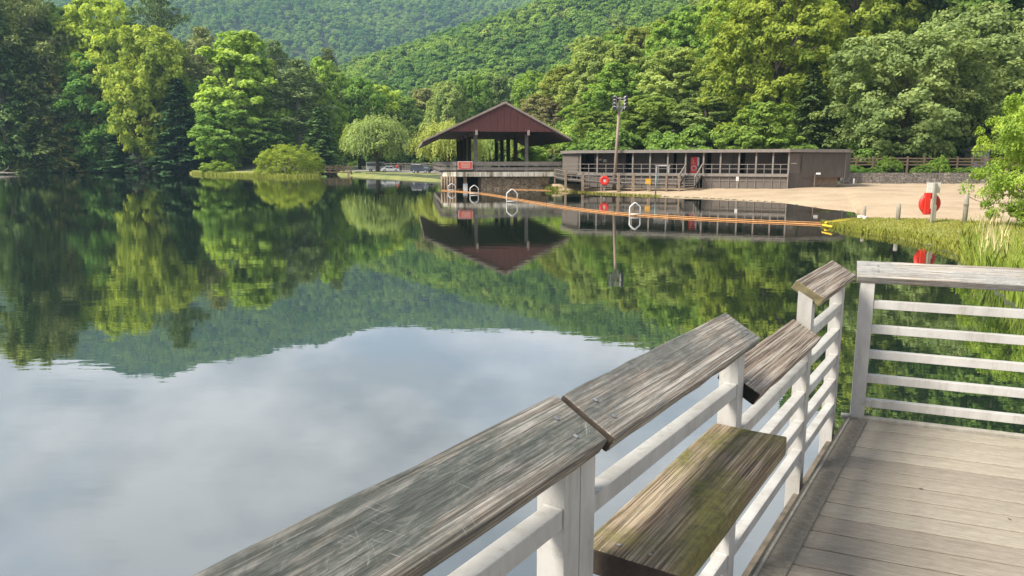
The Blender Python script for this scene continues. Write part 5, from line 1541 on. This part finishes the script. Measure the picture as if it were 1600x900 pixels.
def shore_post(px, Y, yb, yt, w, label, foot=False, wraps=False):
    z0 = z_at(yb, Y); h = z_at(yt, Y) - z0
    e = empty('mooring_post', (x_at(px, Y), Y, z0), 0, label, 'post')
    MB().tube([(0, 0, -0.4), (0.01, 0, h * 0.6), (0, 0, h)], [w * 1.05, w, w * 0.95], 10).build('shaft', M['grey_post'], e, True)
    if foot:
        MB().tube([(0, 0, -0.2), (0, 0, 0.12)], w * 1.7, 10).build('foot', M['white'], e, True)
        MB().box(-0.28, -0.02, -0.12, 0.12, 0.02, 0.14).build('foot_block', M['white'], e, False, 0.01)
    if wraps:
        MB().ring((0, 0, h * 0.55), w * 1.08, 0.018, 'z', 14, 6).ring((0, 0, h * 0.6), w * 1.08, 0.018, 'z', 14, 6).build('rope_wrap', M['grey_post'], e, True)
    return e
shore_post(1356.5, 38.5, 341, 322.5, 0.085, 'short grey post with white foot where the yellow rope ends', foot=True)
shore_post(1410.5, 36.5, 341.5, 318.5, 0.10, 'bare grey post between the white footed post and the large life ring', )
shore_post(1516.5, 33.8, 342, 303.5, 0.10, 'tallest grey post with rope wrapped round it near the young tree', wraps=True)
e = tag(MB().tube([(x_at(1517, 33.8), 33.8, z_at(306, 33.8)), (x_at(1532, 34), 34, z_at(313.5, 34)), (x_at(1556, 34), 34, z_at(318, 34)), (x_at(1590, 34), 34, z_at(317, 34))], 0.016, 6).build('hand_rope', M['tan_wood'], None, True), 'thin slack rope from the tallest post towards the young tree', 'rope')
e = empty('marker_post', (x_at(1336.5, 80.5), 80.5, 0.72), 0, 'small white post at the foot of the stone wall', 'post')
MB().tube([(0, 0, -0.3), (0, 0, 0.62)], 0.09, 8).build('shaft', M['white'], e, True)
MB().tube([(0, 0, 0.62), (0, 0, 0.68)], [0.11, 0.07], 8).build('cap', M['white'], e)

# ------------------------------------------------------------------ stone wall, rail fence, shed
WB, WT = 0.6, 1.98
wall = empty('retaining_wall', (x_at(1440, 82.3), 82.3, WB), 0, 'low grey brown fieldstone retaining wall along the back of the beach', 'wall')
pts = [(x_at(1318, 80.8), 80.8), (x_at(1345, 82.3), 82.3), (x_at(1450, 82.3), 82.3), (x_at(1560, 82.3), 82.3), (x_at(1760, 82.3), 82.3)]
for i in range(len(pts) - 1):
    mb = MB().beam((*pts[i], (WB + WT) / 2 - 0.2), (*pts[i + 1], (WB + WT) / 2 - 0.2), 0.5, WT - WB + 0.4); world_part(mb, 'wall_section', M['wall_stone'], wall)
fy = 86.5
fence = empty('rail_fence', (x_at(1440, fy), fy, 2.1), 0, 'three rail brown wooden fence above the stone wall', 'fence')
fpx = [1322, 1338, 1364, 1391, 1418, 1444, 1470, 1496, 1519, 1542, 1575, 1610, 1650]
fz = [z_at(y_, fy) for y_ in (247.5, 252.5, 257.5)]
for i, p_ in enumerate(fpx):
    x_ = x_at(p_, fy)
    mb = MB().box(x_ - 0.09, x_ + 0.09, fy - 0.07, fy + 0.07, 1.6, fz[0] + 0.22); world_part(mb, 'fence_post', M['fence'], fence)
    if i:
        for zz in fz:
            mb = MB().beam((x_at(fpx[i - 1], fy) + 0.092, fy, zz + TRNG.uniform(-0.03, 0.03)), (x_ - 0.092, fy, zz + TRNG.uniform(-0.03, 0.03)), 0.06, 0.15); world_part(mb, 'fence_rail', M['fence'], fence)
sy = 93
shed = empty('garden_shed', (x_at(1533, sy), sy, 1.9), 0, 'small grey shed half hidden under trees behind the fence', 'shed')
MB().box(-0.95, 0.95, 0, 2.0, -0.5, 2.6).build('wall', M['shed'], shed)
MB().extrude([(-1.2, 2.6), (1.2, 2.6), (0, 3.3)], 'y', -0.3, 2.3).build('roof', M['roof_top'], shed)
MB().box(-0.45, 0.35, -0.05, -0.002, 0.0, 1.9).build('door', M['fascia'], shed)

# ------------------------------------------------------------------ swimming lines and white hoops
def line_pts(pxy, z):
    out = []
    P_ = np.array(pxy, float)
    t = np.linspace(0, len(P_) - 1, 70)
    for a_ in t:
        i = min(int(a_), len(P_) - 2); f = a_ - i
        p0_, p1_, p2_, p3_ = P_[max(i - 1, 0)], P_[i], P_[i + 1], P_[min(i + 2, len(P_) - 1)]
        c_ = 0.5 * ((2 * p1_) + (-p0_ + p2_) * f + (2 * p0_ - 5 * p1_ + 4 * p2_ - p3_) * f * f + (-p0_ + 3 * p1_ - 3 * p2_ + p3_) * f ** 3)
        out.append((*at_z(c_[0], c_[1], z), z))
    return out
MAIN = [(690, 296.5), (725, 299), (765, 303), (805, 310), (850, 317.5), (905, 325.5), (960, 331.5), (1030, 336), (1100, 340), (1200, 344.5), (1292, 348)]
MAIN2 = [(690, 298), (725, 300.5), (765, 304.8), (805, 312), (850, 320), (905, 328), (960, 334), (1030, 339), (1100, 343), (1200, 347.5), (1290, 351.5)]
for pts_, r_, m_, lb in ((MAIN, 0.024, 'orange_rope', 'orange float line curving across the swimming area, beach side'), (MAIN2, 0.027, 'orange_rope', 'orange float line curving across the swimming area, dock side'),
                         ([(690, 295.2), (750, 295.4), (800, 296), (862, 297.6)], 0.035, 'orange_rope', 'short orange line along the stone base of the pavilion'),
                         ([(1290, 348.5), (1315, 345.8), (1345, 342.3)], 0.075, 'yellow_rope', 'yellow tube lying over the tip of the grass spit'),
                         ([(1286, 351.8), (1300, 354.5)], 0.065, 'yellow_rope', 'short yellow rope end in the water at the spit')):
    zz = 0.03 if m_ == 'orange_rope' else 0.16
    tag(MB().tube(line_pts(pts_, zz), r_, 6).build('float_line', M[m_], None, True), lb, 'rope', 'lines across the water')
for px_, yw, w_, h_, lb in ((706, 298.4, 0.80, 0.80, 'white pipe hoop in the water at the timber bulkhead'), (741, 303.5, 0.82, 0.88, 'white pipe hoop in the water before the pavilion void'),
                            (800, 316.5, 0.84, 1.05, 'tall white pipe hoop in the water before the stone base'), (992, 337.5, 0.64, 0.78, 'white pipe hoop in the water before the bath house')):
    x_, y_ = at_z(px_, yw, 0)
    e = empty('pipe_hoop', (x_, y_, 0), 0.1, lb, 'hoop', 'white hoops standing in the swimming area')
    w_ /= 2
    MB().tube([(-w_, 0, -0.5), (-w_, 0, h_ * 0.66), (-w_ * 0.85, 0, h_ * 0.74), (-w_ * 0.15, 0, h_ * 0.98), (0, 0, h_), (w_ * 0.15, 0, h_ * 0.98), (w_ * 0.85, 0, h_ * 0.74), (w_, 0, h_ * 0.66), (w_, 0, -0.5)], 0.042, 8).build('pipe', M['white'], e, True)
    MB().tube([(-w_, 0, 0.1), (w_, 0, 0.1)], 0.04, 6).build('crossbar', M['white'], e, True)

# ------------------------------------------------------------------ footbridge, car park, people
by = 176.0
fbx = x_at(520, by)
brg = empty('footbridge', (fbx, by, 0.6), 0.05, 'brown wooden footbridge over the inlet beside the round bush', 'bridge')
MB().box(-4.2, 4.2, -0.9, 0.9, 0.0, 0.25).build('deck', M['fence'], brg)
for s_ in (-0.85, 0.85):
    for zz in (0.75, 1.15, 1.55):
        MB().box(-4.2, 4.2, s_ - 0.04, s_ + 0.04, zz - 0.07, zz + 0.07).build('rail', M['fence'], brg)
    for i in range(6):
        xx = -4.1 + 8.2 * i / 5
        MB().box(xx - 0.09, xx + 0.09, s_ - 0.1, s_ + 0.1, 0.0, 1.7).build('post', M['fence'], brg)
MB().box(-4.3, -3.4, -1, 1, -1.2, -0.002).build('abutment', M['stone'], brg)
MB().box(3.4, 4.3, -1, 1, -1.2, -0.002).build('abutment', M['stone'], brg)
gy = 196.0
gf = empty('roadside_fence', (x_at(650, gy), gy, 0.9), 0, 'grey brown rail fence behind the parked cars', 'fence')
for i in range(12):
    xx = x_at(600 + i * 11, gy)
    mb = MB().box(xx - 0.12, xx + 0.12, gy - 0.1, gy + 0.1, 0.6, 3.0); world_part(mb, 'fence_post', M['grey_wood'], gf)
for zz in (1.5, 2.1, 2.7):
    mb = MB().beam((x_at(600, gy), gy - 0.12, zz), (x_at(721, gy), gy - 0.12, zz), 0.08, 0.26); world_part(mb, 'fence_rail', M['grey_wood'], gf)

def vehicle(name, px, Y, L, Hh, Wd, prof, glass, mat, rz, label, cat):
    e = empty(name, (x_at(px, Y), Y, 0.86), rz, label, cat)
    MB().extrude([(a_ * L, b_ * Hh) for a_, b_ in prof], 'y', -Wd / 2, Wd / 2).build('body', M[mat], e, False, 0.06)
    for i, g in enumerate(glass):
        for sd in (-1, 1):
            y0_, y1_ = (Wd / 2 + 0.002, Wd / 2 + 0.02) if sd > 0 else (-Wd / 2 - 0.02, -Wd / 2 - 0.002)
            MB().extrude([(a_ * L, b_ * Hh) for a_, b_ in g], 'y', y0_, y1_).build('window', M['car_glass'], e)
    rw = 0.34
    for a_ in (-0.31, 0.31):
        for sd in (-1, 1):
            yy = sd * (Wd / 2 - 0.02)
            wh = empty('wheel', (a_ * L, yy, rw)); wh.parent = e
            MB().ring((0, 0, 0), rw * 0.74, rw * 0.26, 'y', 18, 8).build('tyre', M['tyre'], wh, True)
            MB().tube([(0, -0.08, 0), (0, 0.08, 0)], rw * 0.55, 12).build('rim', M['rim'], wh)
    for sd in (-1, 1):
        MB().box(-0.5 * L - 0.01, -0.5 * L + 0.05, sd * Wd * 0.38 - 0.12, sd * Wd * 0.38 + 0.12, Hh * 0.45, Hh * 0.58).build('tail_light', M['tail_red'], e)
        MB().box(0.5 * L - 0.05, 0.5 * L + 0.012, sd * Wd * 0.36 - 0.14, sd * Wd * 0.36 + 0.14, Hh * 0.36, Hh * 0.46).build('headlight', M['white'], e)
    return e
SEDAN = [(-0.5, 0.2), (0.5, 0.2), (0.5, 0.45), (0.47, 0.53), (0.24, 0.62), (0.10, 0.97), (-0.20, 1.0), (-0.38, 0.68), (-0.49, 0.62)]
SUV = [(-0.5, 0.2), (0.5, 0.2), (0.5, 0.5), (0.46, 0.58), (0.22, 0.62), (0.10, 0.96), (-0.44, 1.0), (-0.5, 0.62)]
VAN = [(-0.5, 0.16), (0.5, 0.16), (0.5, 0.42), (0.42, 0.52), (0.30, 0.92), (0.24, 1.0), (-0.48, 1.0), (-0.5, 0.9)]
vehicle('parked_car', 609.5, 168, 4.0, 1.35, 1.75, SEDAN, [[(0.20, 0.64), (0.09, 0.92), (-0.04, 0.94), (-0.04, 0.64)], [(-0.06, 0.64), (-0.06, 0.94), (-0.19, 0.95), (-0.32, 0.68)]], 'car_silver', 0.15, 'silver hatchback parked in front of the white van', 'car')
vehicle('parked_car', 658.5, 156, 4.4, 1.85, 1.9, SUV, [[(0.19, 0.64), (0.10, 0.90), (-0.06, 0.92), (-0.06, 0.64)], [(-0.08, 0.64), (-0.08, 0.92), (-0.26, 0.93), (-0.26, 0.64)], [(-0.28, 0.64), (-0.28, 0.93), (-0.42, 0.94), (-0.45, 0.66)]], 'car_dark', -0.35, 'dark blue sport utility car parked near the pavilion', 'car')
vehicle('parked_van', 590, 182, 5.4, 2.3, 2.0, VAN, [[(0.36, 0.56), (0.27, 0.88), (0.10, 0.88), (0.10, 0.56)], [(0.06, 0.56), (0.06, 0.86), (-0.46, 0.86), (-0.46, 0.56)]], 'car_white', 0.1, 'white van parked in the shade of the round willow', 'van')

def person(px, Y, label, shirt, arm=0.0):
    e = empty('person', (x_at(px, Y), Y, 0.88), 0.4, label, 'person')
    V = [(0, 0, 0.95), (0, 0, 1.2), (0, 0, 1.42), (0, 0, 1.52), (0, -0.01, 1.62), (0, -0.01, 1.74),
         (0.11, 0, 0.9), (0.12, -0.03, 0.5), (0.13, 0.02, 0.08), (0.14, -0.12, 0.03), (-0.11, 0, 0.9), (-0.13, 0.05, 0.5), (-0.14, 0.12, 0.08), (-0.14, 0.0, 0.03),
         (0.20, 0, 1.40), (0.27, 0.0, 1.12), (0.25, -0.14, 0.90), (-0.20, 0, 1.40), (-0.28, 0.02, 1.12), (-0.26, -0.10, 0.90)]
    E = [(0, 1), (1, 2), (2, 3), (3, 4), (4, 5), (0, 6), (6, 7), (7, 8), (8, 9), (0, 10), (10, 11), (11, 12), (12, 13), (2, 14), (14, 15), (15, 16), (2, 17), (17, 18), (18, 19)]
    Rr = [0.15, 0.14, 0.15, 0.06, 0.095, 0.085, 0.09, 0.065, 0.045, 0.04, 0.09, 0.065, 0.045, 0.04, 0.06, 0.045, 0.04, 0.06, 0.045, 0.04]
    me = bpy.data.meshes.new('body'); me.from_pydata(V, E, []); me.materials.append(M['skin'])
    o = bpy.data.objects.new('body', me); COL.objects.link(o); o.parent = e
    md = o.modifiers.new('skin', 'SKIN')
    for i, r_ in enumerate(Rr):
        o.data.skin_vertices[0].data[i].radius = (r_, r_ * 0.8)
    o.data.skin_vertices[0].data[0].use_root = True
    o.modifiers.new('sub', 'SUBSURF').levels = 1
    mb = MB().tube([(0, 0, 0.86), (0, 0, 1.0), (0, 0, 1.25), (0, 0, 1.43), (0, 0, 1.49)], [0.19, 0.18, 0.19, 0.20, 0.09], 12)
    for s_ in (-1, 1):
        mb.tube([(s_ * 0.14, 0, 1.43), (s_ * 0.22, 0, 1.36), (s_ * 0.28, 0.01, 1.12)], [0.09, 0.085, 0.075], 8)
    mb.build('shirt', M[shirt], e, True)
    mb = MB().tube([(0, 0, 0.98), (0, 0, 0.84)], [0.185, 0.19], 12)
    for s_ in (-1, 1):
        mb.tube([(s_ * 0.10, 0, 0.9), (s_ * 0.125, 0.01 - 0.04 * s_, 0.5), (s_ * 0.135, 0.07 - 0.05 * s_, 0.12)], [0.115, 0.09, 0.07], 8)
    mb.build('trousers', M['cloth_dark'], e, True)
    MB().tube([(0, 0.02, 1.66), (0, 0.02, 1.76), (0, 0.01, 1.81)], [0.108, 0.10, 0.04], 10).build('hair', M['hair'], e, True)
    return e
person(620.5, 172, 'person in a red shirt standing behind the silver hatchback', 'shirt_red')
person(626, 174, 'person in dark clothes next to the one in red', 'cloth_dark')

# fallen log on the left shore
lg = empty('fallen_log', (x_at(8, 186), 186, 0.3), 0, 'pale fallen log lying at the water below the left wood', 'log')
MB().tube([(-6, 0.5, 0.0), (-2, 0, 0.1), (3.2, -0.3, 0.05)], [0.34, 0.3, 0.2], 8).build('trunk', M['pale_bark'], lg, True)
MB().tube([(-1, 0, 0.2), (0.6, -0.2, 1.2), (1.0, -0.2, 2.0)], [0.12, 0.08, 0.03], 6).build('branch', M['pale_bark'], lg, True)

# ------------------------------------------------------------------ haze
m, n, l, p = new_mat('haze_air')
n.remove(p)
pv = n.new('ShaderNodeVolumePrincipled')
pv.inputs['Color'].default_value = (0.48, 0.78, 1.0, 1)
pv.inputs['Density'].default_value = 0.00016
pv.inputs['Anisotropy'].default_value = 0.0
l.new(pv.outputs[0], n['Material Output'].inputs['Volume'])
hz = MB().box(-4300, 4300, -120, 2350, -4, 720).build('haze', m)
tag(hz, 'thin blue haze over the valley', 'haze', kind='stuff')
